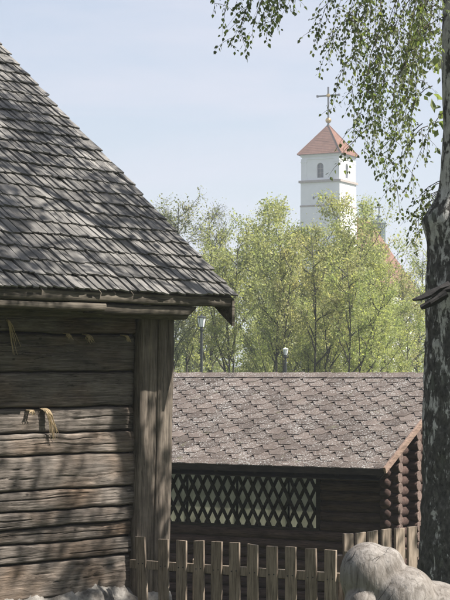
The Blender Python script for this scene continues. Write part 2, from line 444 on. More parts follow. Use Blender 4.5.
zb = [-0.24, 0.061, 0.214, 0.342, 0.478, 0.64, 0.92, 1.107, 1.31, 1.6, 1.915, 2.11, 2.32, 2.56]
def barn_log(k, z0, z1):
    rs = random.Random(100 + k)
    xs_ = list(np.arange(-7, -2.3, 0.25)) + list(np.arange(-2.3, -0.17, 0.022))
    nP = 34
    off = rs.uniform(-0.012, 0.022)
    cracks = [(rs.uniform(0.15, 0.85), rs.uniform(-2.2, -0.9), rs.uniform(0.4, 1.3), rs.uniform(0.012, 0.03), rs.uniform(0.0035, 0.007)) for _ in range(3)]
    m = MB(); nx_ = len(xs_)
    for i, x in enumerate(xs_):
        wav_t = 0.012 * n1(x * 1.7, k + 1) + 0.006 * n1(x * 7, k + 1.5)
        wav_b = 0.012 * n1(x * 1.7, k) + 0.006 * n1(x * 7, k + 0.5)
        a, b = z0 + wav_b + 0.007, z1 + wav_t - 0.007
        h = b - a
        for j in range(nP):
            v = j / (nP - 1); z = a + h * v
            e = min(v, 1 - v) * h
            rr = 0.018
            y = -off + (rr - math.sqrt(max(0, rr*rr - max(0, rr - e) ** 2))) * 1.1
            y -= 0.009 * math.sin(math.pi * v)
            y -= 0.010 * mnoise.noise(Vector((x * 2.2, k * 5.3, z * 9))) + 0.004 * mnoise.noise(Vector((x * 9, k * 5.3, z * 40)))
            y -= 0.0035 * mnoise.noise(Vector((x * 3.0, k * 2.3, z * 120)))
            for (cv, cx, cl, dp, wd) in cracks:
                if cx < x < cx + cl:
                    zc = a + h * (cv + 0.10 * n1(x * 2.3, cv * 10 + k)) 
                    q = abs(z - zc) / wd
                    if q < 1: y += dp * (1 - q) * min(1, (x - cx) * 8, (cx + cl - x) * 8)
            m.v.append((x, y, z))
        m.v.append((x, 0.2, b)); m.v.append((x, 0.2, a))
    st = nP + 2
    for i in range(nx_ - 1):
        for j in range(st):
            j2 = (j + 1) % st
            m.f.append((i*st+j, (i+1)*st+j, (i+1)*st+j2, i*st+j2))
    m.f.append(tuple(range(st))); m.f.append(tuple((nx_-1)*st + j for j in range(st))[::-1])
    return m.build('log', M['log'], barn, smooth=True)
for k in range(len(zb) - 1): barn_log(k, zb[k], zb[k + 1])
# plain dark core behind the joints
m = MB(); m.box((-7, 0.05, -0.6), (-0.2, 0.22, 2.6)); m.build('wall_core', M['cabin_trim'], barn)
# side and back walls, gable boarding
m = MB(); m.box((0.0, 0.21, -0.6), (0.16, 8.6, 2.6)); m.build('side_wall', M['beam'], barn)
m = MB(); m.box((-7, 8.62, -0.6), (0.0, 8.8, 2.6)); m.build('back_wall', M['beam'], barn)

def plank_mesh(x0, x1, y0, y1, z0, z1, lean=0.0, seed=0, nz=60):
    m = MB()
    for i in range(nz + 1):
        z = z0 + (z1 - z0) * i / nz
        sh = lean * (z - 1.0)
        a = x0 + sh + 0.006 * n1(z * 3, seed); b = x1 + sh + 0.007 * n1(z * 3.3, seed + 0.5)
        c = (a + b) / 2 + 0.03 * n1(z * 1.3, seed + 2)
        dz = 0.006 * n1(z * 4, seed + 1)
        pts = [(a, y1), (a + 0.001, y0 + 0.006), (a + 0.006, y0 + dz), (a + (c-a)*0.55, y0 - 0.004 + dz), (c - 0.005, y0 - 0.003), (c, y0 + 0.004 * max(0, n1(z*2, seed+4))), (c + 0.005, y0 - 0.003), (c + (b-c)*0.5, y0 - 0.004 - dz), (b - 0.006, y0), (b - 0.001, y0 + 0.006), (b, y1)]
        m.v += [(p[0], p[1], z) for p in pts]
    st = 11
    for i in range(nz):
        for j in range(st):
            j2 = (j + 1) % st
            m.f.append((i*st+j, i*st+j2, (i+1)*st+j2, (i+1)*st+j))
    m.f.append(tuple(range(st))[::-1]); m.f.append(tuple(nz*st + j for j in range(st)))
    return m
plank_mesh(-0.205, -0.002, -0.080, 0.03, -0.42, 2.3, 0.026, 1).build('corner_board', M['board'], barn, smooth=True)
plank_mesh(0.0, 0.185, -0.088, 0.20, -0.44, 2.3, 0.028, 2).build('corner_board', M['board'], barn, smooth=True)

# roof
BETA = R(38.6); TB = math.tan(BETA)
OV = 0.62; ZE = 2.235; XR = 0.43
RY = 4.4                                    # ridge
def roof_z(y): return ZE + (y + OV) * TB
m = MB()
zr = roof_z(RY)
m.add([(-7.4, -OV + 0.03, ZE - 0.035), (XR - 0.02, -OV + 0.03, ZE - 0.035), (XR - 0.02, RY, zr - 0.06), (-7.4, RY, zr - 0.06),
       (-7.4, -OV + 0.03, ZE - 0.005), (XR - 0.02, -OV + 0.03, ZE - 0.005), (XR - 0.02, RY, zr - 0.03), (-7.4, RY, zr - 0.03)],
      [(0,3,2,1),(4,5,6,7),(0,1,5,4),(1,2,6,5),(2,3,7,6),(3,0,4,7)])
m.build('roof_boarding', M['beam'], barn)
m = MB()
m.add([(-7.4, RY, zr), (XR, RY, zr), (XR, 2*RY+OV, ZE), (-7.4, 2*RY+OV, ZE), (-7.4, RY, zr-.08), (XR, RY, zr-.08), (XR, 2*RY+OV, ZE-.08), (-7.4, 2*RY+OV, ZE-.08)],
      [(0,1,2,3),(7,6,5,4),(1,5,6,2),(0,3,7,4),(3,2,6,7),(0,4,5,1)])
m.build('back_roof_slope', M['shingle'], barn)
# eave timbers
def timber(name, x0, x1, y0, y1, z0, z1, seed, slant=0.0, mat='beam'):
    m = MB(); n = 70
    for i in range(n + 1):
        x = x0 + (x1 - x0) * i / n
        a = 0.008 * n1(x * 2, seed); b = 0.006 * n1(x * 3, seed + 1); r_ = 0.012
        zz0 = z0 + a; zz1 = z1 + b
        pts = [(y0 + r_, zz0), (y0, zz0 + r_), (y0 - 0.004 + 0.004 * n1(x*5, seed), (zz0+zz1)/2), (y0, zz1 - r_), (y0 + r_, zz1), (y1, zz1), (y1, zz0)]
        for (yy, zz) in pts:
            xs2 = x + (slant * (zz - z0) if i == n else 0)
            m.v.append((xs2, yy, zz))
    st = 7
    for i in range(n):
        for j in range(st):
            j2 = (j + 1) % st
            m.f.append((i*st+j, (i+1)*st+j, (i+1)*st+j2, i*st+j2))
    m.f.append(tuple(range(st))); m.f.append(tuple(n*st + j for j in range(st))[::-1])
    return m.build(name, M[mat], barn, smooth=True)
timber('eave_board', -7.3, XR - 0.04, -0.59, -0.54, 2.155, 2.222, 5)
timber('eave_board', -7.3, -1.05, -0.585, -0.47, 2.085, 2.145, 6, 0.3)
timber('eave_purlin', -1.12, -0.07, -0.55, -0.40, 2.07, 2.15, 7, 1.2)
timber('eave_purlin', -7.3, 0.0, -0.40, -0.24, 2.12, 2.28, 17)
timber('wall_plate', -7.3, 0.25, -0.2, 0.12, 2.05, 2.24, 8, 0.5)
for k in range(9):
    x = -0.55 - k * 0.8
    m = MB(); m.bar((x, -OV + 0.06, ZE - 0.07), (x, 1.0, roof_z(1.0) - 0.11), 0.09, 0.07, (0, -TB, 1)); m.build('rafter', M['beam'], barn)
# verge board at the gable overhang
m = MB(); yb = -OV + 0.02
m.add([(XR-0.035, yb, ZE-0.245), (XR-0.035, yb, ZE-0.02), (XR-0.035, RY, zr-0.03), (XR-0.035, RY, zr-0.245),
       (XR-0.003, yb, ZE-0.245), (XR-0.003, yb, ZE-0.02), (XR-0.003, RY, zr-0.03), (XR-0.003, RY, zr-0.245)],
      [(0,1,2,3),(7,6,5,4),(0,4,5,1),(3,2,6,7),(0,3,7,4),(1,5,6,2)])
m.build('verge_board', M['beam'], barn)
m = MB()
m.add([(0.05, 0.2, 2.6), (0.05, 8.5, 2.6), (0.05, RY, zr-0.25), (0.1, 0.2, 2.6), (0.1, 8.5, 2.6), (0.1, RY, zr-0.25)], [(0,1,2),(5,4,3),(0,3,4,1),(1,4,5,2),(2,5,3,0)])
m.build('gable_boarding', M['beam'], barn)

# wooden shingles
def shingle_mesh(seed):
    rs = random.Random(seed); L = 0.44; ns_ = 4
    V = []; skew = rs.uniform(-0.09, 0.09)
    curl = rs.uniform(0.000, 0.008); cup = rs.uniform(-0.003, 0.004); tailskew = rs.uniform(-0.010, 0.010)
    for i in range(ns_ + 1):
        t = i / ns_; v = L * t
        lift = curl * (1 - t) ** 3 * 1.2
        th = 0.010 * (1 - 0.7 * t)
        ww = 0.5 * (1 - 0.10 * t * rs.random())
        for (sx, e) in ((-1, 1), (0, 0), (1, 1)):
            zt = lift + th + (cup if e else 0)
            V.append((sx * ww + skew * t * 0.3, v + (tailskew * sx if i == 0 else 0) - (0.004 * (1-e) if i == 0 else 0), zt))
        V.append((ww + skew * t * 0.3, v + (tailskew if i == 0 else 0), lift - 0.004)); V.append((-ww + skew * t * 0.3, v - (tailskew if i == 0 else 0), lift - 0.004))
    m = MB(); m.v = V; st = 5
    for i in range(ns_):
        for j in range(st):
            j2 = (j + 1) % st
            m.f.append((i*st+j, i*st+j2, (i+1)*st+j2, (i+1)*st+j))
    m.f.append(tuple(range(st))[::-1]); m.f.append(tuple(ns_*st + j for j in range(st)))
    me = m.mesh('shingle'); me.materials.append(M['shingle']); return me
variants = [shingle_mesh(s) for s in range(16)]
rs = random.Random(5)
allsh = []
EXPO = 0.187
rowc = 0
v = 0.0
while v < (RY + OV) / math.cos(BETA) - 0.25:
    x = XR + rs.uniform(-0.015, 0.03)
    rowsag = 0.0
    while x > -3.6:
        wd = rs.choice([0.058, 0.066, 0.072, 0.08, 0.088, 0.1]) * rs.uniform(0.92, 1.08)
        xc = x - wd / 2
        wob = 0.016 * n1(xc * 1.1, rowc * 0.7) + rs.gauss(0, 0.007)
        lift = 0.010 + rs.uniform(0, 0.005) + 0.012 * mnoise.noise(Vector((xc * 0.9, v * 0.9, 4)))
        tilt = R(rs.uniform(3, 9)) * (1 if rs.random() < 0.92 else -0.5)
        lon = R(2.6) + R(rs.uniform(-0.4, 0.8)) + (R(rs.uniform(1.5, 4)) if rs.random() < 0.04 else 0)
        ang = R(rs.gauss(0, 2.2))
        # roof frame: u = +x, v up slope, n normal
        U = Vector((1, 0, 0)); Vv = Vector((0, math.cos(BETA), math.sin(BETA))); N = U.cross(Vv)
        base = Vector((xc, -OV, ZE)) + Vv * (v + wob) + N * lift
        rot = Matrix((U, Vv, N)).transposed() @ Matrix.Rotation(ang, 3, 'Z') @ Matrix.Rotation(-lon, 3, 'X') @ Matrix.Rotation(tilt, 3, 'Y')
        M4 = Matrix.Translation(base) @ rot.to_4x4() @ Matrix.Diagonal((wd * 1.02, rs.uniform(0.95, 1.05), 1.0, 1))
        allsh.append((M4, rs.randrange(16), bw(base)))
        x -= wd + (rs.uniform(0.001, 0.006) if rs.random() < 0.93 else rs.uniform(0.008, 0.016))
    v += EXPO * rs.uniform(0.95, 1.06); rowc += 1
vis = [s for s in allsh if inframe(s[2], 4)]
vis.sort(key=lambda s: s[2].y)
chosen = set(id(s) for s in vis[:300])
joined_v = []; joined_f = []
for s in allsh:
    if id(s) in chosen:
        o = bpy.data.objects.new('shingle', variants[s[1]]); C.objects.link(o); o.parent = barn; o.matrix_local = s[0]
    else:
        me = variants[s[1]]; b = len(joined_v)
        joined_v += [tuple(s[0] @ vv.co) for vv in me.vertices]
        joined_f += [tuple(i + b for i in p.vertices) for p in me.polygons]
m = MB(); m.v = joined_v; m.f = joined_f
tag(m.build('upper_shingles', M['shingle'], barn), kind='stuff')
m = MB()
m.add([(-7.4, -OV + .02, ZE + 0.0), (-3.5, -OV + .02, ZE + 0.0), (-3.5, RY, zr), (-7.4, RY, zr), (-7.4, -OV + .02, ZE + .03), (-3.5, -OV + .02, ZE + .03), (-3.5, RY, zr + .03), (-7.4, RY, zr + .03)],
      [(0,3,2,1),(4,5,6,7),(0,1,5,4),(1,2,6,5),(2,3,7,6),(3,0,4,7)])
m.build('far_roof_cover', M['shingle'], barn)

# limewashed stone footing
def stone(c, r, seed, sc=(1, 1, 1)):
    bm = bmesh.new(); bmesh.ops.create_icosphere(bm, subdivisions=3, radius=1)
    for vv in bm.verts:
        q = vv.co.copy()
        d = 1 + 0.28 * mnoise.noise(q * 1.3 + Vector((seed * 7.1, 0, 0))) + 0.09 * mnoise.noise(q * 4 + Vector((0, seed * 3.3, 0))) + 0.03 * mnoise.noise(q * 11)
        vv.co = Vector((c[0] + q.x * d * r * sc[0], c[1] + q.y * d * r * sc[1], c[2] + q.z * d * r * sc[2]))
    me = bpy.data.meshes.new('footing_stone'); bm.to_mesh(me); bm.free()
    me.polygons.foreach_set('use_smooth', [True] * len(me.polygons))
    return link('footing_stone', me, M['stone'], barn)
m = MB(); nu, nv_ = 190, 46
for i in range(nu + 1):
    x = 0.16 - 3.4 * i / nu
    for j in range(nv_ + 1):
        t = j / nv_; z = -0.17 + 0.05 * n1(x * 2.1, 31) - 0.95 * t; y = 0.06 - 0.13 * min(1, t * 7) - 0.14 * t
        q = Vector((x, y, z))
        dsp = 0.05 * mnoise.noise(q * 4) + 0.022 * abs(mnoise.noise(q * 11)) + 0.014 * mnoise.noise(q * 27) + 0.007 * mnoise.noise(q * 60)
        m.v.append((x, y - dsp, z + dsp * 0.5))
for i in range(nu):
    for j in range(nv_): m.f.append((i*(nv_+1)+j, i*(nv_+1)+j+1, (i+1)*(nv_+1)+j+1, (i+1)*(nv_+1)+j))
m.build('rubble_footing', M['stone'], barn, smooth=True)
rs = random.Random(9)
for k in range(12):
    x = rs.uniform(-2.4, 0.1); z = rs.uniform(-0.6, -0.3)
    stone((x, -0.08 - 0.1 * (-0.2 - z), z), rs.uniform(0.03, 0.08), k, (1.4, 0.8, 0.75))
m = MB(); m.box((-7, 0.06, -1.3), (0.15, 0.3, -0.2)); m.build('footing_core', M['stone'], barn)

# strands of tow hanging out of the joints
def tow(px, py, ln, n, seed, spread=0.012, bend=0.0):
    rs = random.Random(seed)
    W = hit(px, py, bw((0, -0.035, 0)), -IN); p = bl(W)
    m = MB()
    for i in range(n):
        a = Vector((p.x + rs.gauss(0, spread * 0.6), p.y + 0.04, p.z)); L = ln * rs.uniform(0.5, 1.05)
        dx = bend + rs.gauss(0, 0.02); pts = []
        for q in range(6):
            t = q / 5
            pts.append(a + Vector((dx * t ** 1.3 + 0.012 * math.sin(t * 4 + i) * spread * 60 * 0.4, -0.055 * min(1, t * 4) - 0.01 * rs.random(), -L * t ** 1.4)))
        m.tube(pts, [0.0035, 0.0045, 0.004, 0.0035, 0.003, 0.0015], 4)
    m.build('tow_strand', M['tow'], barn)
tow(46, 408, 0.27, 26, 1, 0.02, 0.07)
tow(30, 410, 0.05, 10, 2, 0.018, 0.0)
tow(7, 318, 0.30, 9, 3, 0.008, 0.06)
tow(66, 333, 0.06, 10, 4, 0.012, 0.02)
tow(86, 334, 0.08, 12, 5, 0.015, 0.03)
tow(125, 335, 0.06, 12, 6, 0.02, 0.03)

# ------------------------------------------------------------------ log cabin
CA = R(-30)
CT = Vector((math.cos(CA), math.sin(CA), 0)); CI = Vector((-math.sin(CA), math.cos(CA), 0))
EC = at(385, 469, 23.0)                       # right end of the front eave
COV, CG = 0.70, 0.27
CO = EC - CT * CG + CI * COV; CO.z = 0
cabin = thing('log_cabin', 'low brown log cabin with lichen-speckled shingle roof and lattice screen', 'cabin', CO, CA)
def cl(p):
    q = Vector(p) - CO; return Vector((q.dot(CT), q.dot(CI), q.z))
def cw(p): return CO + CT * p[0] + CI * p[1] + Vector((0, 0, p[2]))
CB = R(26); CTB = math.tan(CB); ZC = EC.z
CRY = 2.75 * math.cos(CB) - COV               # ridge (local y)
CXL = -7.6
def croof(y): return ZC + (y + COV) * CTB
ZCR = croof(CRY)
DEP = 2 * CRY                                 # cabin depth
xl = cl(hit(318, 500, CO, CI)).x
zlt = cl(hit(318, 468, CO, CI)).z; zlb = cl(hit(318, 527, CO, CI)).z
PIT = 0.135; RL = 0.072
zbase = gz(CO.x, CO.y) - 0.05
def cyl_log(name, p, q, mat=None, cut=True):
    m = MB(); p, q = Vector(p), Vector(q); d = (q - p)
    n = 14
    pts = [p, p + d * 0.02 if d.length > 1 else p + d * 0.08, p + d * 0.98 if d.length > 1 else p + d * 0.92, q]
    m.tube(pts, [RL * 0.93, RL, RL, RL * 0.93], n)
    return m
nlog = int((croof(0) - zbase) / PIT)
for k in range(nlog):
    z = zbase + RL + k * PIT
    full = z < zlb - 0.09 or z > zlt + 0.05
    xe = 0.17 + 0.02 * n1(k * 1.7, 3)
    m = cyl_log('log', (CXL if full else xl + 0.06, 0, z), (xe - 0.012, 0, z)); m.build('log', M['cabin_log'], cabin, smooth=True)
    m = MB(); m.tube([(xe - 0.013, 0, z), (xe - 0.004, 0, z), (xe, 0, z)], [RL * 0.99, RL * 0.97, RL * 0.90], 14); m.build('log_end', M['log_end'], cabin)
# gable wall logs, half a course higher
kk = 0
while True:
    z = zbase + RL + (kk + 0.5) * PIT
    if z > ZCR - 0.2: break
    y0 = max(-0.15 if z < croof(-0.15) - 0.15 else -9, (z + 0.12 - ZC) / CTB - COV) if z > croof(-0.15) - 0.25 else -0.15
    y1 = DEP - y0
    if y1 - y0 < 0.3: break
    m = cyl_log('log', (0, y0, z), (0, y1, z)); m.build('log', M['cabin_log'], cabin, smooth=True); kk += 1
# ends of the inner cross wall poking through the gable wall
yx = cl(hit(417, 480, cw((0.15, 0, 0)), CT)).y
k = 0
while True:
    z = zbase + RL + k * PIT
    if z > croof(yx) - 0.16: break
    xe = 0.19 + 0.02 * n1(k * 2.1, 8)
    m = cyl_log('log', (-1.2, yx, z), (xe - 0.012, yx, z)); m.build('log', M['cabin_log'], cabin, smooth=True)
    m = MB(); m.tube([(xe - 0.013, yx, z), (xe - 0.004, yx, z), (xe, yx, z)], [RL * 0.99, RL * 0.97, RL * 0.90], 14); m.build('log_end', M['log_end'], cabin); k += 1
for k in range(2):
    x = -0.1 - k * 7.4
    m = MB(); m.box((x - 0.06, DEP - 0.06, zbase), (x + 0.06, DEP + 0.06, croof(0))); m.build('veranda_post', M['cabin_log'], cabin)
m = MB(); m.box((CXL - 0.06, 0, zbase), (CXL + 0.06, DEP, croof(0))); m.build('side_wall', M['cabin_log'], cabin)
m = MB(); m.box((CXL, 0.3, zbase), (-0.1, DEP - 0.1, zbase + 0.3)); m.build('floor_deck', M['cabin_trim'], cabin)
# lattice screen
lat = MB()
lat.box((CXL, -0.035, zlb - 0.10), (xl + 0.03, 0.05, zlb - 0.02)); lat.build('lattice_rail', M['cabin_trim'], cabin, bevel=0.006)
m = MB(); m.box((CXL, -0.03, zlt - 0.02), (xl + 0.03, 0.05, zlt + 0.10)); m.build('lattice_rail', M['cabin_trim'], cabin, bevel=0.006)
m = MB(); m.box((xl - 0.015, -0.04, zlb - 0.02), (xl + 0.06, 0.055, zlt - 0.02)); m.build('lattice_post', M['cabin_trim'], cabin, bevel=0.006)
z0, z1 = zlb - 0.02, zlt - 0.02
dxh = (z1 - z0) * 0.51
def slat(x0, x1, y, th):
    # clip to the opening on the right
    pa, pb = Vector((x0, y, z0)), Vector((x1, y, z1))
    lim = xl - 0.015
    if pa.x > lim and pb.x > lim: return
    if pb.x > lim: pb = pa + (pb - pa) * ((lim - pa.x) / (pb.x - pa.x))
    if pa.x > lim: pa = pb + (pa - pb) * ((lim - pb.x) / (pa.x - pb.x))
    if (pb - pa).length < 0.05: return
    m = MB(); m.bar(pa, pb, th, 0.03, (0, -1, 0)); m.build('slat', M['cabin_trim'], cabin)
x = xl + 0.4
while x > xl - 4.6:
    slat(x, x - dxh, -0.016, 0.037); slat(x - dxh, x, 0.018, 0.037); x -= 0.160
# pale sheeting behind the lattice
x = xl + 2.2
for k in range(9):
    m = MB(); m.box((x - 0.93, DEP + 0.42, zlb - 0.8), (x - 0.01, DEP + 0.428, zlt + 0.0)); m.build('sheeting_panel', M['panel'], cabin)
    m = MB(); m.box((x - 0.955, DEP + 0.39, zlb - 0.8), (x - 0.935, DEP + 0.45, zlt + 0.0)); m.build('sheeting_batten', M['cabin_trim'], cabin); x -= 0.95
# roof: base sheet + hexagonal shingles
m = MB()
def slab(m, xa, xb, ya, za, yb_, zb_, t):
    m.add([(xa, ya, za - t), (xb, ya, za - t), (xb, yb_, zb_ - t), (xa, yb_, zb_ - t), (xa, ya, za), (xb, ya, za), (xb, yb_, zb_), (xa, yb_, zb_)],
          [(0,3,2,1),(4,5,6,7),(0,1,5,4),(1,2,6,5),(2,3,7,6),(3,0,4,7)])
slab(m, CXL - 0.4, CG - 0.02, -COV + 0.02, ZC - 0.012 + 0.02 * CTB, CRY, ZCR - 0.012, 0.04)
m.build('roof_deck', M['hex'], cabin)
m = MB(); slab(m, CXL - 0.4, CG - 0.02, 2 * CRY + COV, ZC - 0.012, CRY + 0.001, ZCR - 0.012, 0.04); m.build('back_roof_slope', M['hex'], cabin)
def hexmesh(seed):
    rs = random.Random(seed); t = 0.004
    p = 0.333; e = 0.145
    o = [(-p*0.25, 0), (p*0.25, 0), (p*0.4985, e*0.86), (p*0.4985, e*1.5), (-p*0.4985, e*1.5), (-p*0.4985, e*0.86)]
    V = []; 
    for i, (x, y) in enumerate(o):
        lift = 0.0085 * (1 - y / 0.2175) + (rs.uniform(0, 0.003) + (0.008 * rs.random() if rs.random() < 0.15 else 0) if i < 2 else 0)
        V.append((x + (rs.uniform(-0.006, 0.006) if i < 2 else 0), y + (rs.uniform(-0.012, 0.006) if i < 2 else 0), lift))
    m = MB(); m.v = [(x, y, z) for x, y, z in V] + [(x, y, z + t) for x, y, z in V]
    m.f = [(0,5,4,3,2,1), (6,7,8,9,10,11)] + [(i, (i+1) % 6, 6 + (i+1) % 6, 6 + i) for i in range(6)]
    me = m.mesh('shingle'); me.materials.append(M['hex']); return me
hexv = [hexmesh(s) for s in range(10)]
rs = random.Random(3)
U = Vector((1, 0, 0)); Vv = Vector((0, math.cos(CB), math.sin(CB))); N = U.cross(Vv)
rot = Matrix((U, Vv, N)).transposed().to_4x4()
xv = cl(hit(150, 420, cw((0, -COV, ZC)), (CT.cross(Vector((CI.x*math.cos(CB), CI.y*math.cos(CB), math.sin(CB)))))) ).x - 0.4
r_ = 0; hv = []; hf = []
while r_ * 0.145 < 2.75 - 0.16:
    x = CG - 0.06 + (0.1665 if r_ % 2 else 0)
    if x - 0.1665 > CG - 0.05: x -= 0.333
    while x > CXL - 0.3:
        b = Vector((x, -COV, ZC)) + Vv * (r_ * 0.145) + N * 0.0
        mm = Matrix.Translation(b) @ rot @ Matrix.Rotation(R(rs.gauss(0, 0.7)), 4, 'Z')
        if x > xv:
            hm_ = hexv[rs.randrange(10)]
            if x + 0.17 > CG - 0.018:                  # cut along the rake
                hm_ = hm_.copy()
                for vv in hm_.vertices: vv.co.x = min(vv.co.x, CG - 0.018 - x)
            o = bpy.data.objects.new('shingle', hm_); C.objects.link(o); o.parent = cabin; o.matrix_local = mm
        else:
            me = hexv[rs.randrange(10)]; q = len(hv); hv += [tuple(mm @ vv.co) for vv in me.vertices]; hf += [tuple(i + q for i in p.vertices) for p in me.polygons]
        x -= 0.333
    r_ += 1
m = MB(); m.v = hv; m.f = hf; tag(m.build('remaining_shingles', M['hex'], cabin), kind='stuff')
# starter strip and ridge caps
m = MB(); slab(m, CXL - 0.4, CG - 0.02, -COV - 0.012, ZC + 0.004, -COV + 0.15, ZC + 0.004 + 0.162 * CTB, 0.008); m.build('eave_strip', M['hex'], cabin)
x = CG - 0.02; k = 0
while x > xv - 0.5:
    m = MB(); dz = 0.012 + 0.004 * (k % 2) + 0.002
    a = 0.14
    z_ = ZCR + dz
    m.add([(x - 0.26, CRY - a, z_ - a * CTB + 0.002), (x, CRY - a, z_ - a * CTB + 0.008), (x, CRY, z_ + 0.012), (x - 0.26, CRY, z_ + 0.004), (x, CRY + a, z_ - a * CTB + 0.008), (x - 0.26, CRY + a, z_ - a * CTB),
           (x - 0.26, CRY - a, z_ - a * CTB - 0.008), (x, CRY - a, z_ - a * CTB - 0.002), (x, CRY, z_ + 0.002), (x - 0.26, CRY, z_ - 0.006), (x, CRY + a, z_ - a * CTB - 0.002), (x - 0.26, CRY + a, z_ - a * CTB - 0.01)],
          [(0,1,2,3), (3,2,4,5), (6,9,8,7), (9,11,10,8), (0,6,7,1), (5,4,10,11), (1,7,8,2), (2,8,10,4), (0,3,9,6), (3,5,11,9)])
    m.build('ridge_cap', M['hex'], cabin); x -= 0.22; k += 1
# rake boards, eave board, rafters
m = MB(); m.bar((CG + 0.004, -COV - 0.02, ZC - 0.02), (CG + 0.004, CRY, ZCR - 0.0), 0.034, 0.085, (0, -CTB, 1)); m.build('rake_board', M['rake'], cabin, bevel=0.004)
m = MB(); m.bar((CG + 0.004, 2*CRY + COV, ZC - 0.02), (CG + 0.004, CRY, ZCR - 0.0), 0.034, 0.085, (0, CTB, 1)); m.build('rake_board', M['rake'], cabin, bevel=0.004)
m = MB(); m.box((CXL - 0.4, -COV - 0.005, ZC - 0.085), (CG - 0.018, -COV + 0.02, ZC - 0.006)); m.build('eave_board', M['cabin_trim'], cabin)
x = CG - 0.12
while x > CXL:
    m = MB(); m.bar((x, -COV + 0.03, ZC - 0.07), (x, CRY - 0.05, ZCR - 0.1), 0.05, 0.09, (0, -CTB, 1)); m.build('rafter', M['cabin_trim'], cabin); x -= 0.6
m = MB(); slab(m, CXL - 0.3, CG - 0.1, -COV + 0.04, ZC - 0.145, 0.12, ZC - 0.145 + (COV + 0.08) * CTB, 0.012); m.build('soffit', M['cabin_trim'], cabin)

# ------------------------------------------------------------------ picket fences
def picket(parent, p, dirv, wd, zt, zb_, lean, seed, nails=()):
    rs = random.Random(seed)
    m = MB(); th = 0.022; n = Vector((dirv.y, -dirv.x, 0))
    sec = 5
    for i in range(sec + 1):
        t = i / sec; z = zb_ + (zt - zb_) * t
        c = p + dirv * (lean * (z - zb_)) + dirv * (0.004 * n1(z * 2, seed))
        hw = wd / 2 + 0.002 * n1(z * 4, seed + 2)
        b = n * (0.006 * n1(z * 1.4, seed + 5))
        tz = rs.uniform(-0.004, 0.004) if i == sec else 0
        for (a, q, s_) in ((-1, 0.5, 1), (1, 0.5, -1), (1, -0.5, -1), (-1, -0.5, 1)):
            v = c + dirv * (a * hw) + n * (q * th) + b
            m.v.append((v.x - parent.location.x, v.y - parent.location.y, z + tz * s_ - parent.location.z))
    for i in range(sec):
        for j in range(4):
            j2 = (j + 1) % 4
            m.f.append((i*4+j, i*4+j2, (i+1)*4+j2, (i+1)*4+j))
    m.f.append((3,2,1,0)); m.f.append(tuple(sec*4 + j for j in range(4)))
    o = m.build('picket', M['picket'], parent, bevel=0.003)
    for zz in nails:
        for q in (-0.22, 0.24):
            c = p + dirv * (lean * (zz - zb_) + q * wd) + n * (0.5 * th + 0.004); c.z = zz + 0.012 * q
            mm = MB(); mm.tube([c - n * 0.004 - parent.location, c + n * 0.001 - parent.location], 0.0052, 8); mm.build('nail', M['lamp_metal'], o)
    return o
# section one: from the barn corner towards the carved figure
fA = at(140, 537, 15.0); fB = at(352, 551, 13.75)
fd = Vector((fB.x - fA.x, fB.y - fA.y, 0)); fl = fd.length; fd.normalize(); fn = Vector((fd.y, -fd.x, 0))
base = Vector((fA.x, fA.y, gz(fA.x, fA.y)))
fence = thing('picket_fence', 'unpainted wooden picket fence running from the barn corner past the lattice screen', 'fence', base)
tops = [(147, 537), (163.5, 539), (181, 540), (199, 541), (217, 542), (235, 543), (253, 544.5), (272, 546), (291, 547), (311, 548.5), (331, 550), (350, 551)]
FN = fn
for i, (px, py) in enumerate(tops):
    W = hit(px, py, fA, FN)
    zt = W.z + 0.008 * n1(i * 3.3, 2)
    picket(fence, Vector((W.x, W.y, 0)), fd, 0.102 + 0.006 * n1(i * 1.9, 6), zt, gz(W.x, W.y) - 0.02, (-0.06 if i == 0 else 0.01 * n1(i * 2.3, 4)), 40 + i, (W.z - 0.222,))
def rail(parent, a, b, dz, hw=0.07, th=0.04, off=-0.033):
    m = MB(); n = Vector((fd.y, -fd.x, 0)) if parent is fence else Vector((gd.y, -gd.x, 0))
    a2 = a + n * off - parent.location; b2 = b + n * off - parent.location
    m.bar(a2 + Vector((0, 0, dz)), b2 + Vector((0, 0, dz)), th, hw); m.build('rail', M['picket'], parent, bevel=0.004)
ra = hit(128.5, 564, fA, FN); rb = hit(352, 579, fA, FN)
rail(fence, ra, rb, 0.0)
rail(fence, ra, rb, -0.62)
for px in (190, 352):
    W = hit(px, 560, fA, FN); m = MB(); c = Vector((W.x, W.y, 0)) - FN * 0.10 - fence.location
    m.box((c.x - 0.04, c.y - 0.04, gz(W.x, W.y) - 0.1 - fence.location.z), (c.x + 0.04, c.y + 0.04, W.z - fence.location.z)); m.build('post', M['picket'], fence, bevel=0.005)
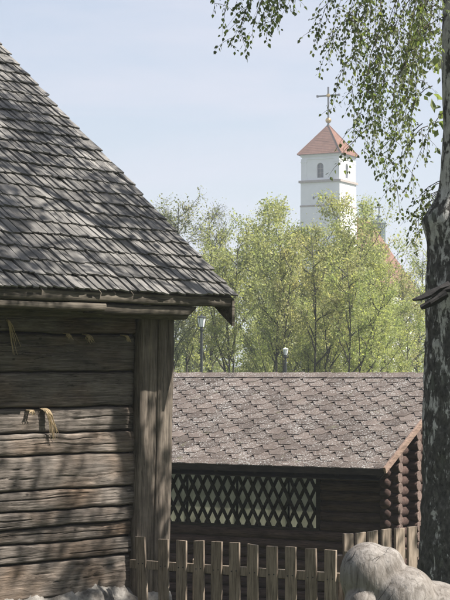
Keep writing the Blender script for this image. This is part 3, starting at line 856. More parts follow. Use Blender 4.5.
# section two: behind the carved figure, running back towards the cabin
gA = at(356, 533, 14.3); gd = Vector((math.cos(R(45)), math.sin(R(45)), 0)); gn = Vector((gd.y, -gd.x, 0))
gbase = Vector((gA.x, gA.y, gz(gA.x, gA.y)))
fence2 = thing('picket_fence', 'short run of close-set wooden pickets behind the carved figure', 'fence', gbase)
for i, (px, py) in enumerate([(348, 533.5), (360.5, 532.5), (372.5, 531), (386, 529), (399.5, 528), (412, 526.5), (425, 525), (438, 524)]):
    W = hit(px, py, gA, gn)
    picket(fence2, Vector((W.x, W.y, 0)), gd, 0.112, W.z, gz(W.x, W.y) - 0.02, 0.008 * n1(i * 2.3, 9), 70 + i)
ra = hit(350, 560, gA, gn); rb = hit(440, 551, gA, gn)
rail(fence2, ra, rb, 0.0); rail(fence2, ra, rb, -0.6)
for px in (352, 438):
    W = hit(px, 556, gA, gn); m = MB(); c = Vector((W.x, W.y, 0)) - gn * 0.10 - fence2.location
    m.box((c.x - 0.04, c.y - 0.04, gz(W.x, W.y) - 0.1 - fence2.location.z), (c.x + 0.04, c.y + 0.04, W.z - fence2.location.z)); m.build('post', M['picket'], fence2, bevel=0.005)

# ------------------------------------------------------------------ carved wooden figure
SD = 8.0
def blob(bm, c, r, rotz=0, roty=0):
    mat = Matrix.Translation(c) @ Matrix.Rotation(rotz, 4, 'Z') @ Matrix.Rotation(roty, 4, 'Y') @ Matrix.Diagonal((r[0], r[1], r[2], 1))
    bmesh.ops.create_icosphere(bm, subdivisions=4, radius=1, matrix=mat)
pxm = SD / F
sc0 = at(400, 600, SD)
sbase = Vector((sc0.x, SD, gz(sc0.x, SD)))
bm = bmesh.new()
def P(px, py, d): return at(px, py, d) - sbase
blob(bm, P(370, 577, SD), (30*pxm, 33*pxm, 35*pxm), 0, R(-12))                # head
blob(bm, P(383, 572, SD), (21*pxm, 28*pxm, 26*pxm), 0, R(25))                  # brow to neck
blob(bm, P(403, 604, SD - 0.03), (35*pxm, 40*pxm, 38*pxm), 0, R(14))               # shoulder
blob(bm, P(432, 627, SD + 0.02), (46*pxm, 48*pxm, 46*pxm), 0, R(24))               # back
blob(bm, P(466, 655, SD + 0.05), (46*pxm, 50*pxm, 46*pxm), 0, R(20))
blob(bm, P(362, 606, SD - 0.06), (18*pxm, 26*pxm, 22*pxm))                     # muzzle
blob(bm, P(420, 690, SD), (62*pxm, 52*pxm, 80*pxm))                           # body
blob(bm, P(378, 650, SD - 0.04), (26*pxm, 34*pxm, 60*pxm))                     # chest
hb = 600 + (at(400, 600, SD).z - sbase.z) / pxm
blob(bm, P(385, 740, SD - 0.08), (22*pxm, 26*pxm, 70*pxm)); blob(bm, P(446, 740, SD - 0.06), (26*pxm, 30*pxm, 70*pxm))
me = bpy.data.meshes.new('figure_body'); bm.to_mesh(me); bm.free()
fig = thing('carved_wooden_figure', 'rounded carved wooden animal figure, weathered pale grey with drying cracks', 'carving', sbase)
fo = link('figure_body', me, M['carved'], fig)
md = fo.modifiers.new('remesh', 'REMESH'); md.mode = 'VOXEL'; md.voxel_size = 0.0075; md.use_smooth_shade = True
md = fo.modifiers.new('smooth', 'SMOOTH'); md.factor = 0.5; md.iterations = 16
m = MB(); zt = P(400, 790, SD).z
m.lathe([(0.32, -0.06), (0.33, 0.02), (0.31, zt * 0.5), (0.29, zt), (0.27, zt + 0.02)], (P(415, 600, SD).x, 0.0, 0), 28)
m.build('stump_base', M['carved'], fig, smooth=True)

# ------------------------------------------------------------------ birch
BD = 11.0
bc = at(459, 372, BD); bbase = Vector((bc.x, BD, gz(bc.x, BD)))
birch = thing('birch_tree', 'birch tree with dark fissured trunk and leafy twigs hanging across the sky', 'tree', bbase)
prof = [(-900, 476, 9), (-600, 474, 12), (-300, 470, 17), (-120, 467, 20), (0, 465.5, 21), (60, 464.5, 21.5), (130, 466.5, 22), (160, 465, 23), (190, 464, 25), (205, 461, 28), (214, 459.5, 30),
        (222, 459, 31.5), (232, 459.5, 31.5), (245, 460, 31.5), (280, 460, 34.5), (330, 460.5, 35), (400, 460, 36), (480, 460, 37.5), (540, 460, 41), (620, 460, 45), (690, 460, 52), (740, 460, 66), (760, 460, 74)]
pm = BD / F
n = 64; tr = MB()
lev = np.concatenate([np.arange(-900, 0, 30), np.arange(0, 620, 3.5), np.arange(620, 765, 8)])
pa = np.array(prof, float)
for y in lev:
    cx = np.interp(y, pa[:, 0], pa[:, 1]); rr = np.interp(y, pa[:, 0], pa[:, 2])
    z = at(450, y, BD).z - bbase.z
    X = (cx - 225) * pm - bbase.x
    for k in range(n):
        t = 2 * math.pi * k / n
        ct, sn = math.cos(t), math.sin(t)
        rad = rr * pm
        low = min(1, max(0, (y - 150) / 150))
        q = Vector((ct * 3.0, sn * 3.0, z * 1.3)); q2 = Vector((ct * 9, sn * 9, z * 5)); q3 = Vector((ct * 22, sn * 22, z * 14))
        rad *= 1 + 0.05 * mnoise.noise(q) + (0.03 + 0.03 * low) * mnoise.noise(q2) + (0.012 + 0.028 * low) * mnoise.noise(q3)
        # burl on the left side
        if 195 < y < 250:
            wgt = max(0, 1 - abs(y - 222) / 26) ** 1.3 * max(0, math.cos(t - math.pi * 1.04)) ** 4
            rad += 6.0 * pm * wgt
        tr.v.append((X + rad * ct, rad * sn, z))
for i in range(len(lev) - 1):
    for k in range(n):
        k2 = (k + 1) % n
        tr.f.append((i*n+k, (i+1)*n+k, (i+1)*n+k2, i*n+k2))
tr.build('trunk', M['birch'], birch, smooth=True)
# broken branch stubs
def stub(pts, rads, flat):
    m = MB(); n = 10; P_ = [at(*p) - bbase for p in pts]
    for i, p in enumerate(P_):
        d = (P_[min(i+1, len(P_)-1)] - P_[max(0, i-1)]).normalized(); b = Vector((0, 1, 0)); a = d.cross(b).normalized()
        for k in range(n):
            t = 2 * math.pi * k / n; jag = 1 + 0.75 * mnoise.noise(Vector((k * 1.7, i * 2.3, pts[0][0])))
            m.v.append(tuple(p + (a * math.cos(t) * flat + b * math.sin(t)) * rads[i] * jag))
    for i in range(len(P_) - 1):
        for k in range(n): m.f.append((i*n+k, i*n+(k+1) % n, (i+1)*n+(k+1) % n, (i+1)*n+k))
    m.f.append(tuple(range(n))[::-1]); m.f.append(tuple((len(P_)-1)*n + k for k in range(n)))
    m.build('branch_stub', M['burnt'], birch)
stub([(450, 287, 10.75), (440, 290, 10.72), (430, 294, 10.7), (420, 298, 10.68), (412.5, 300, 10.66)], [0.05, 0.042, 0.036, 0.028, 0.012], 0.6)
stub([(446, 293, 10.72), (438, 298, 10.70), (430, 303, 10.68), (421, 308, 10.66)], [0.045, 0.04, 0.035, 0.022], 0.6)
# limbs above the picture
limbs = []
def limb(p0, p1, r0, r1, sag=0.25, seed=0):
    p0, p1 = Vector(p0), Vector(p1); pts = []; nn_ = 12
    for i in range(nn_ + 1):
        t = i / nn_; p = p0.lerp(p1, t); p.z += sag * math.sin(math.pi * t) * (p1 - p0).length * 0.5
        p += Vector((0.06 * n1(t * 4, seed), 0.06 * n1(t * 4, seed + 1), 0.04 * n1(t * 4, seed + 2)))
        pts.append(p)
    m = MB(); m.tube([q - bbase for q in pts], [r0 + (r1 - r0) * i / nn_ for i in range(nn_ + 1)], 8); m.build('limb', M['birch'], birch, smooth=True)
    limbs.append(pts); return pts
tx, ty = bc.x, BD
limb((tx+.05, ty, 4.3), (-0.6, 10.6, 5.0), 0.05, 0.012, 0.3, 1)
limb((tx+.05, ty, 4.7), (0.1, 12.3, 5.4), 0.05, 0.012, 0.3, 2)
limb((tx+.05, ty, 5.0), (0.5, 9.6, 5.2), 0.045, 0.012, 0.3, 3)
limb((tx+.05, ty, 5.4), (-0.2, 13.8, 6.6), 0.055, 0.012, 0.3, 4)
limb((tx+.05, ty, 5.6), (2.2, 14.4, 6.8), 0.055, 0.012, 0.3, 5)
limb((tx+.05, ty, 4.9), (3.4, 12.8, 5.6), 0.05, 0.012, 0.3, 6)
limb((tx+.05, ty, 6.2), (-0.8, 11.6, 7.6), 0.05, 0.012, 0.3, 7)
limb((tx+.05, ty, 6.6), (3.4, 10.2, 7.6), 0.05, 0.012, 0.3, 8)
limb((tx+.05, ty, 6.9), (1.2, 13.9, 8.2), 0.05, 0.012, 0.3, 9)
limb((tx+.05, ty, 7.6), (0.2, 9.6, 8.8), 0.04, 0.01, 0.3, 10)
limb((tx+.05, ty, 8.0), (2.8, 12.6, 9.0), 0.04, 0.01, 0.3, 11)

LV = []; LF = []
LEAF = np.array([(0, 0, 0), (0.34, 0.30, 0.05), (0.22, 0.68, 0.05), (0, 1.0, -0.06), (-0.22, 0.68, 0.05), (-0.34, 0.30, 0.05)])
def leaf(p, d, size, rs):
    a = Vector((rs.gauss(0, 1), rs.gauss(0, 1), rs.gauss(0, 1))); s_ = d.cross(a)
    if s_.length < 1e-3: s_ = Vector((1, 0, 0))
    s_.normalize(); n_ = s_.cross(d)
    b = len(LV)
    for (x, y, z) in LEAF: LV.append(tuple(p + s_ * (x * size) + d * (y * size) + n_ * (z * size)))
    LF.append((b, b+1, b+2, b+3)); LF.append((b, b+3, b+4, b+5))
TW = MB()
def twig(pts, leaf_from, step, size, rs, rad=0.003, side=True):
    """leafy hanging twig through world points; leaves after arc length fraction leaf_from"""
    TW.tube([q - bbase for q in pts], [rad * (1 - 0.75 * i / (len(pts) - 1)) for i in range(len(pts))], 4, False)
    L = [0]
    for i in range(1, len(pts)): L.append(L[-1] + (pts[i] - pts[i-1]).length)
    tot = L[-1]; s_ = tot * leaf_from; k = 0
    while s_ < tot:
        i = max(1, next(q for q in range(1, len(L)) if L[q] >= s_))
        t = (s_ - L[i-1]) / max(1e-6, L[i] - L[i-1]); p = pts[i-1].lerp(pts[i], t); d = (pts[i] - pts[i-1]).normalized()
        for _ in range(2 if rs.random() < 0.35 else 1):
            off = Vector((rs.gauss(0, 1), rs.gauss(0, 1), rs.gauss(-0.5, 0.7))).normalized()
            ld = (d * 0.5 + off * 0.8 + Vector((0, 0, -0.55))).normalized()
            leaf(p + off * 0.012 - bbase, ld, size * rs.uniform(0.7, 1.2), rs)
        if side and rs.random() < 0.30:
            ln = rs.uniform(0.06, 0.15); o2 = Vector((rs.gauss(0, 1), rs.gauss(0, 0.8), -0.5 + rs.gauss(0, 0.4))).normalized()
            pp = [p + o2 * (ln * q / 4) + Vector((0, 0, -0.5 * ln * (q / 4) ** 2)) for q in range(5)]
            twig(pp, 0.15, step * 1.1, size, rs, 0.0018, False)
        s_ += step * rs.uniform(0.6, 1.4); k += 1
rs = random.Random(21)
def hang(start_px, tip_px, d0, d1, n=14, bow=0.25, lf=0.0, step=0.022, size=0.034, skip_above=-40):
    a = at(*start_px, d0); b = at(*tip_px, d1); pts = []
    for i in range(n + 1):
        t = i / n
        p = Vector((a.x + (b.x - a.x) * (t ** 0.75), a.y + (b.y - a.y) * t, a.z + (b.z - a.z) * (t ** (1 + bow))))
        p += Vector((0.03 * n1(t * 5, a.x * 3 + b.z), 0.03 * n1(t * 5, b.x * 3 + 1), 0))
        pts.append(p)
    twig(pts, lf, step, size, rs)
polyA = [(312, 0), (314, 38), (330, 62), (345, 92), (352, 120), (356, 150), (372, 166), (384, 188), (400, 186), (410, 168), (420, 150), (432, 120), (440, 90), (446, 0)]
def inpoly(x, y, P):
    c = False; j = len(P) - 1
    for i in range(len(P)):
        if (P[i][1] > y) != (P[j][1] > y) and x < (P[j][0] - P[i][0]) * (y - P[i][1]) / (P[j][1] - P[i][1]) + P[i][0]: c = not c
        j = i
    return c
cnt = 0
while cnt < 39:
    x, y = rs.uniform(310, 446), rs.uniform(5, 192)
    if not inpoly(x, y, polyA): continue
    if x > 425 and rs.random() < 0.5: continue
    d = rs.uniform(9.6, 12.6)
    L = rs.uniform(110, 190)
    sx = min(452, x + L * rs.uniform(0.12, 0.42)); sy = y - L
    hang((sx, sy), (x, y), d + rs.uniform(-0.2, 0.2), d, lf=0.18 if sy > -30 else 0.3, step=0.023, size=0.026)
    cnt += 1
for (x, y) in [(319, 70), (331, 109), (337, 92), (325, 22), (346, 64), (362, 152), (388, 190), (399, 191), (339, 163), (408, 188), (376, 120), (381, 178)]:
    L = rs.uniform(60, 110); d = rs.uniform(10.2, 12)
    if (x, y) in [(330, 165), (339, 163)]: hang((372, 128), (x, y), d, d, lf=0.45, step=0.026, size=0.026); continue
    hang((min(448, x + L * rs.uniform(0.3, 0.7)), y - L), (x, y), d, d, lf=0.1, step=0.022, size=0.026)
# twig group left of the trunk and the spray at the top
for (x, y) in [(406, 210), (407, 238), (409, 222), (415, 246), (421, 216), (412, 203)]:
    d = rs.uniform(11.1, 11.7)
    hang((440, rs.uniform(178, 200)), (x, y), d, d, lf=0.25, step=0.022, size=0.026)
for (x, y) in [(210.5, 14), (232, 48), (241, 30), (250, 41), (246, 18), (260, 36), (270, 30), (284, 16), (226, 12), (259, 20), (237, 9), (276, 22), (265, 8)]:
    L = rs.uniform(55, 95); d = rs.uniform(10.3, 11)
    hang((x + L * rs.uniform(0.35, 0.6), y - L), (x, y), d, d, lf=0.25, step=0.023, size=0.028)
# the crown above the frame
rs2 = random.Random(33)
for pts in limbs:
    for j in range(46):
        t = rs2.uniform(0.12, 1.0); i = min(len(pts) - 2, int(t * (len(pts) - 1))); p = pts[i].lerp(pts[i+1], rs2.random())
        a = rs2.uniform(0, 2 * math.pi); out = rs2.uniform(0.1, 0.9); drop = rs2.uniform(0.3, 1.5)
        q = p + Vector((math.cos(a) * out, math.sin(a) * out, -drop)); pp = []
        for k in range(8):
            s_ = k / 7; pp.append(Vector((p.x + (q.x - p.x) * s_ ** 0.6, p.y + (q.y - p.y) * s_ ** 0.6, p.z + (q.z - p.z) * s_ ** 1.7 + 0.12 * math.sin(math.pi * s_))))
        if any(inframe(z_, 20) for z_ in pp): continue
        rs = rs2
        twig(pp, 0.1, 0.04, 0.045, rs2, 0.003, True)
me = fast_mesh('leaves', LV, LF); me.materials.append(M['birch_leaf'])
tag(link('leaves', me, None, birch), kind='stuff')
tag(TW.build('twigs', M['twig_bark'], birch), kind='stuff')

# ------------------------------------------------------------------ far trees
def gen_tree(seed, H=10.0, Rr=2.6, stems=1, nlimb=20, nsub=6, ntw=5, nleaf=22, lsize=0.085, cb=0.25, up=0.7, spread=0.13, top=0.55, lr=1.0, tr=0.016):
    rs = random.Random(seed); rn = np.random.default_rng(seed)
    tb = MB(); lp = []
    def tubeb(pts, r0, r1, n): tb.tube(pts, [r0 + (r1 - r0) * i / (len(pts) - 1) for i in range(len(pts))], n, False)
    def chain(p, d, L, k, wob, upb):
        pts = [p.copy()]; d = d.normalized()
        for i in range(k):
            d = (d + Vector((rs.gauss(0, wob), rs.gauss(0, wob), rs.gauss(0, wob) + upb))).normalized()
            p = p + d * (L / k); pts.append(p.copy())
        return pts
    for s_ in range(stems):
        a = rs.uniform(0, 6.28); b = Vector((0.25 * math.cos(a), 0.25 * math.sin(a), 0)) if stems > 1 else Vector((0, 0, 0))
        Hs = H * (1 if s_ == 0 else rs.uniform(0.86, 1.0))
        lean = Vector((0.22 * math.cos(a), 0.22 * math.sin(a), 1)) if stems > 1 else Vector((rs.gauss(0, 0.04), rs.gauss(0, 0.04), 1))
        st = chain(b, lean, Hs, 10, 0.06, 0.06)
        tubeb(st, tr * H / math.sqrt(stems), 0.012, 6)
        nl = max(6, int(nlimb / stems))
        for i in range(nl):
            f = cb + (0.97 - cb) * (i + rs.random()) / nl
            idx = min(9, int(f * 10)); p = st[idx].lerp(st[idx + 1], f * 10 - idx)
            shape = math.sin(math.pi * min(1, max(0.02, (f - cb * 0.6) / (1.06 - cb * 0.6))) ** top) ** 0.8
            L = Rr * (0.35 + 0.75 * shape) * rs.uniform(0.6, 1.15)
            az = i * 2.4 + rs.uniform(-0.5, 0.5); e = up * rs.uniform(0.6, 1.4)
            lb = chain(p, Vector((math.cos(az), math.sin(az), e)), L, 6, 0.14, 0.05)
            tubeb(lb, (0.006 * H * (1.1 - f) + 0.012) * lr, 0.008 * lr, 5)
            for j in range(nsub):
                t = rs.uniform(0.2, 1.0); q = min(5, int(t * 6)); pp = lb[q].lerp(lb[q + 1], t * 6 - q)
                dd = (lb[q + 1] - lb[q]).normalized() + Vector((rs.gauss(0, 0.7), rs.gauss(0, 0.7), rs.gauss(0.1, 0.6)))
                sb = chain(pp, dd, L * rs.uniform(0.25, 0.5), 4, 0.2, 0.0)
                tubeb(sb, 0.012 * lr, 0.005 * lr, 3)
                for w_ in range(ntw):
                    t2 = rs.uniform(0.15, 1.0); q2 = min(3, int(t2 * 4)); p2 = sb[q2].lerp(sb[q2 + 1], t2 * 4 - q2)
                    tw = chain(p2, (sb[q2+1] - sb[q2]).normalized() + Vector((rs.gauss(0, 0.8), rs.gauss(0, 0.8), rs.gauss(0, 0.7))), rs.uniform(0.25, 0.6), 2, 0.2, -0.05)
                    tubeb(tw, 0.006, 0.003, 3)
                    for _ in range(nleaf):
                        u_ = rs.random() * 2; qq = min(1, int(u_)); lp.append(tuple(tw[qq].lerp(tw[qq + 1], u_ - qq)))
    Pp = np.array(lp); k = len(Pp)
    Pp = Pp + rn.normal(0, spread, Pp.shape)
    n_ = rn.normal(0, 1, (k, 3)); n_ /= np.linalg.norm(n_, axis=1)[:, None]
    a = np.cross(n_, rn.normal(0, 1, (k, 3))); a /= np.linalg.norm(a, axis=1)[:, None]
    b = np.cross(n_, a); sz = lsize * np.clip(rn.lognormal(-0.25, 0.42, (k, 1)), 0.35, 1.9)
    V = np.stack([Pp - a * sz * 0.5, Pp + b * sz * 0.32, Pp + a * sz * 0.5, Pp - b * sz * 0.32], 1).reshape(-1, 3)
    Fq = np.arange(4 * k).reshape(-1, 4)
    return tb.mesh('trunk', True), fast_mesh('crown', V, Fq)
protos = {
    'airy': gen_tree(11, Rr=2.0, nlimb=24, nsub=5, ntw=5, nleaf=12, lsize=0.09, cb=0.22, up=1.1),
    'bare': gen_tree(12, Rr=1.5, nlimb=24, nsub=6, ntw=6, nleaf=5, lsize=0.075, cb=0.2, up=1.5),
    'willow': gen_tree(13, Rr=2.8, stems=3, nlimb=33, nsub=5, ntw=4, nleaf=40, lsize=0.095, cb=0.3, up=0.9, spread=0.14, top=1.25),
    'round': gen_tree(14, Rr=3.0, stems=2, nlimb=28, nsub=5, ntw=4, nleaf=43, lsize=0.095, cb=0.32, up=0.9, spread=0.15, top=1.3),
    'twiggy': gen_tree(15, Rr=2.8, stems=3, nlimb=30, nsub=6, ntw=5, nleaf=19, lsize=0.09, cb=0.25, up=0.9, spread=0.13),
    'pole': gen_tree(17, Rr=1.7, nlimb=17, nsub=5, ntw=4, nleaf=12, lsize=0.11, cb=0.45, up=1.1, tr=0.0085),
    'pole_fork': gen_tree(18, Rr=1.9, stems=2, nlimb=20, nsub=5, ntw=4, nleaf=13, lsize=0.11, cb=0.42, up=1.1, tr=0.011),
    'bushy': gen_tree(16, Rr=3.4, stems=3, nlimb=30, nsub=6, ntw=5, nleaf=28, lsize=0.1, cb=0.08, up=0.6, spread=0.18),
}
leafset = {}; crown_top = {}
def far_tree(kind, px, ytop, d, leafk, label, wx=1.0, rz=None):
    tm, cm = protos[kind]
    P_ = at(px, 372, d); gzv = gz(P_.x, d); ztop = EYE + (372 - ytop) * d / F
    if kind not in crown_top:
        co = np.empty(len(cm.vertices) * 3, np.float32); cm.vertices.foreach_get('co', co); crown_top[kind] = float(np.percentile(co[2::3], 97.5))
    sc = (ztop - gzv) / crown_top[kind]
    t = thing('leafy_tree', label, 'tree', (P_.x, d, gzv - 0.05), random.uniform(0, 6.28) if rz is None else rz, 'trees between the cabin and the church')
    t.scale = (sc * wx, sc * wx, sc)
    o = bpy.data.objects.new('trunk', tm); C.objects.link(o); o.parent = t
    if not tm.materials: tm.materials.append(M['far_bark'])
    key = (kind, leafk)
    if key not in leafset:
        c2 = cm if not cm.materials else cm.copy()
        c2.materials.clear(); c2.materials.append(M[leafk]); leafset[key] = c2
    o = bpy.data.objects.new('crown', leafset[key]); C.objects.link(o); o.parent = t
random.seed(4)
T = [
 ('airy', 152, 216, 84, 'leaf_grey', 'thin hazy tree showing just above the lower barn roof edge', 0.9),
 ('airy', 177, 204, 76, 'leaf_grey', 'tall airy tree rising above the barn roof edge, left of the lantern post', 0.95),
 ('bare', 195, 210, 80, 'leaf_grey', 'nearly bare slender tree behind the lantern post', 1.0),
 ('airy', 212, 232, 74, 'leaf_olive', 'sparse olive tree just right of the lantern post', 0.75),
 ('round', 256, 212, 74, 'leaf_olive', 'olive tree at the edge of the sky gap, leftmost of the dense trees', 0.95),
 ('willow', 276, 212, 80, 'leaf_olive', 'broad tree between the sky gap tree and the twiggy one left of the tower', 1.0),
 ('round', 297, 206, 78, 'leaf_yellow', 'tallest yellowish tree standing left of the white tower', 0.9),
 ('willow', 316, 203, 74, 'leaf_olive', 'olive tree standing in front of the tower base', 0.95),
 ('round', 340, 213, 78, 'leaf_bright', 'bright green tree hiding the lower right of the tower', 0.72),
 ('airy', 366, 256, 82, 'leaf_yellow', 'twiggy yellowish tree in front of the red nave roof', 0.9),
 ('round', 379, 284, 66, 'leaf_bright', 'small bright tree with dark forked trunk below the nave roof', 1.0),
 ('airy', 391, 272, 84, 'leaf_yellow', 'thin yellowish tree in front of the far end of the nave roof', 1.2),
 ('willow', 404, 290, 74, 'leaf_bright', 'low bright tree between the nave and the birch trunk', 0.9),
 ('airy', 421, 252, 88, 'leaf_bright', 'pale tree tucked against the left edge of the birch trunk', 0.9),
 ('round', 340, 290, 64, 'leaf_bright', 'small bright green tree beneath the tower', 0.85),
 ('twiggy', 306, 290, 64, 'leaf_olive', 'low twiggy tree right of the small lantern', 0.8),
 ('twiggy', 262, 290, 66, 'leaf_bright', 'low bright tree left of the small lantern', 0.8),
 ('pole', 172, 262, 63, 'leaf_grey', 'thin dark-stemmed sapling next to the barn corner boards', 0.9),
 ('pole', 186, 250, 64, 'leaf_olive', 'thin dark-stemmed sapling between the barn corner and the lantern post', 0.9),
 ('pole', 233, 258, 62, 'leaf_olive', 'thin leaning sapling under the sky gap, right of the eave tip', 0.9),
 ('pole_fork', 248, 236, 62, 'leaf_olive', 'dark forked trunk right of the barn eave tip', 0.9),
 ('pole', 271, 232, 61, 'leaf_olive', 'slim straight dark trunk left of the small lantern', 0.9),
 ('pole', 281, 246, 60, 'leaf_yellow', 'slim dark trunk almost touching the small lantern', 0.8),
 ('pole_fork', 299, 240, 61, 'leaf_yellow', 'dark forked trunk leaning right of the small lantern', 0.9),
 ('pole_fork', 334, 262, 60, 'leaf_bright', 'dark forked trunk rising directly below the tower', 0.9),
]
for t in T: far_tree(*t)
SHS = 44
# unseen birch and bush added off-picture to shade the barn and cabin end
tm, cm = gen_tree(SHS, H=12.4, Rr=2.8, nlimb=22, nsub=6, ntw=2, nleaf=60, lsize=0.09, cb=0.34, up=0.35, spread=0.17, lr=0.4, top=0.8)
tm.materials.append(M['birch']); cm.materials.append(M['birch_leaf'])
t = thing('birch_tree', 'unseen second birch added beyond the picture edge to shade the barn', 'tree', (4.5, 15.2, gz(4.5, 15.2) - 0.05), 0.6)
link('trunk', tm, None, t); tag(link('leaves', cm, None, t), kind='stuff')
tm, cm = gen_tree(42, H=3.4, Rr=1.3, stems=3, nlimb=18, nsub=5, ntw=5, nleaf=14, lsize=0.08, cb=0.08, up=0.8, spread=0.1)
tm.materials.append(M['twig_bark']); cm.materials.append(M['birch_leaf'])
t = thing('added_bush', 'unseen leafy bush added beyond the picture edge to shade the cabin end wall', 'bush', (5.2, 22.6, gz(5.2, 22.6) - 0.05), 0.0)
link('stems', tm, None, t); tag(link('leaves', cm, None, t), kind='stuff')
# unseen trees added around and behind the viewpoint to cut the sky light
for (x, y, sc, rz, lab) in [(-9.5, -4, 1.2, 0.3, 'unseen large tree added behind the viewpoint, nearest the barn side'), (-3.5, -9, 1.3, 1.7, 'unseen large tree added straight behind the viewpoint'),
                            (3.5, -11, 1.3, 2.9, 'unseen large tree added behind the viewpoint towards the carving'), (-14, 4, 1.2, 4.1, 'unseen large tree added beyond the far end of the barn front'),
                            (13.5, 1, 1.05, 0.9, 'unseen tree added well right of the carved figure, outside the picture'), (14, 9, 1.05, 2.2, 'unseen tree added well right of the birch, outside the picture'),
                            (15, 17, 1.05, 3.6, 'unseen tree added well right of the cabin, outside the picture'), (9, -7, 1.2, 5.2, 'unseen large tree added behind the viewpoint on the sunny side')]:
    t = thing('leafy_tree', lab, 'tree', (x, y, gz(x, y) - 0.05), rz, 'unseen trees added around the viewpoint'); t.scale = (sc, sc, sc)
    tm, cm = protos['bushy']
    if not tm.materials: tm.materials.append(M['far_bark'])
    if not cm.materials: cm.materials.append(M['birch_leaf'])
    for nm, me in (('trunk', tm), ('crown', cm)):
        o = bpy.data.objects.new(nm, me); C.objects.link(o); o.parent = t
# undergrowth and woodland beyond, one mass
def mass(name, label, rows, leafk, seed):
    rn = np.random.default_rng(seed); Vs = []; 
    for (px, ytop, d, wpx, k) in rows:
        P_ = at(px, 372, d); z0_ = gz(P_.x, d); zt = EYE + (372 - ytop) * d / F; wr = wpx * d / F / 2
        nc = 46; cz = rn.uniform(0.05, 1, nc) ** 0.9; ca = rn.uniform(0, 6.28, nc); cr = np.sqrt(rn.uniform(0, 1, nc)) * wr * np.sin(np.pi * np.clip(0.25 + 0.72 * cz, 0, 1)) ** 0.6
        cc = np.stack([P_.x + cr * np.cos(ca), d + cr * np.sin(ca), z0_ + (zt - z0_) * cz], 1)
        ci = rn.integers(0, nc, k); Pp = cc[ci] + rn.normal(0, 1, (k, 3)) * np.array([0.17, 0.17, 0.14]) * wr
        n_ = rn.normal(0, 1, (k, 3)); n_ /= np.linalg.norm(n_, axis=1)[:, None]
        a = np.cross(n_, rn.normal(0, 1, (k, 3))); a /= np.linalg.norm(a, axis=1)[:, None]; b = np.cross(n_, a); sz = 0.0013 * d * rn.uniform(0.5, 1.2, (k, 1))
        Vs.append(np.stack([Pp - a * sz * 0.5, Pp + b * sz * 0.35, Pp + a * sz * 0.5, Pp - b * sz * 0.35], 1).reshape(-1, 3))
    V = np.concatenate(Vs); me = fast_mesh(name, V, np.arange(len(V)).reshape(-1, 4)); me.materials.append(M[leafk])
    tag(link(name, me, None), label, 'woodland' if 'wood' in name else 'bushes', kind='stuff')
rr = random.Random(8)
rows = [(px, rr.uniform(285, 310) + (22 if 160 < px < 240 else 0), rr.uniform(115, 140), 44, 3600) for px in range(-80, 620, 15)]
mass('woodland_foliage', 'hazy woodland filling the gaps behind the nearer trees', rows, 'leaf_olive', 1)
rows = [(px + rr.uniform(-8, 8), rr.uniform(346, 366), rr.uniform(64, 70), rr.uniform(14, 30), 900) for px in range(60, 560, 15)]
mass('undergrowth_foliage', 'green undergrowth showing just over the cabin ridge', rows, 'leaf_olive', 2)

# ------------------------------------------------------------------ lanterns
def lantern(px, yt, d, label, s=1.0):
    P_ = at(px, yt, d); b = gz(P_.x, d); H = P_.z - b
    t = thing('street_lantern', label, 'street lamp', (P_.x, d, b), 0, 'park lanterns')
    m = MB(); m.lathe([(0.12, -0.05), (0.12, 0.5), (0.09, 0.55), (0.05, 0.6), (0.04, H - 0.62*s), (0.08, H - 0.6*s), (0.08, H - 0.55*s), (0.05, H - 0.54*s), (0.05, H - 0.46*s)], n=12); m.build('pole', M['lamp_metal'], t, smooth=False)
    m = MB(); m.lathe([(0.10*s, H - 0.455*s), (0.17*s, H - 0.10*s)], n=6); m.build('lantern_glass', M['lamp_glass'], t)
    for k in range(6):
        a = k * math.pi / 3; m = MB(); m.bar((0.105*s*math.cos(a), 0.105*s*math.sin(a), H-0.46*s), (0.176*s*math.cos(a), 0.176*s*math.sin(a), H-0.10*s), 0.014*s, 0.014*s, (0.3, 0.2, 0)); m.build('lantern_rib', M['lamp_metal'], t)
    m = MB(); m.lathe([(0.19*s, H - 0.10*s), (0.2*s, H - 0.08*s), (0.12*s, H - 0.02*s), (0.03*s, H), (0.02*s, H + 0.06*s)], n=12); m.build('lantern_cap', M['lamp_glass'] if s < 0.7 else M['lamp_metal'], t)
lantern(201.5, 315.5, 58, 'dark park lantern post with white glass head beside the barn eave', 0.8)
lantern(285.5, 348, 58.8, 'small white-headed park lantern low among the tree trunks', 0.5)

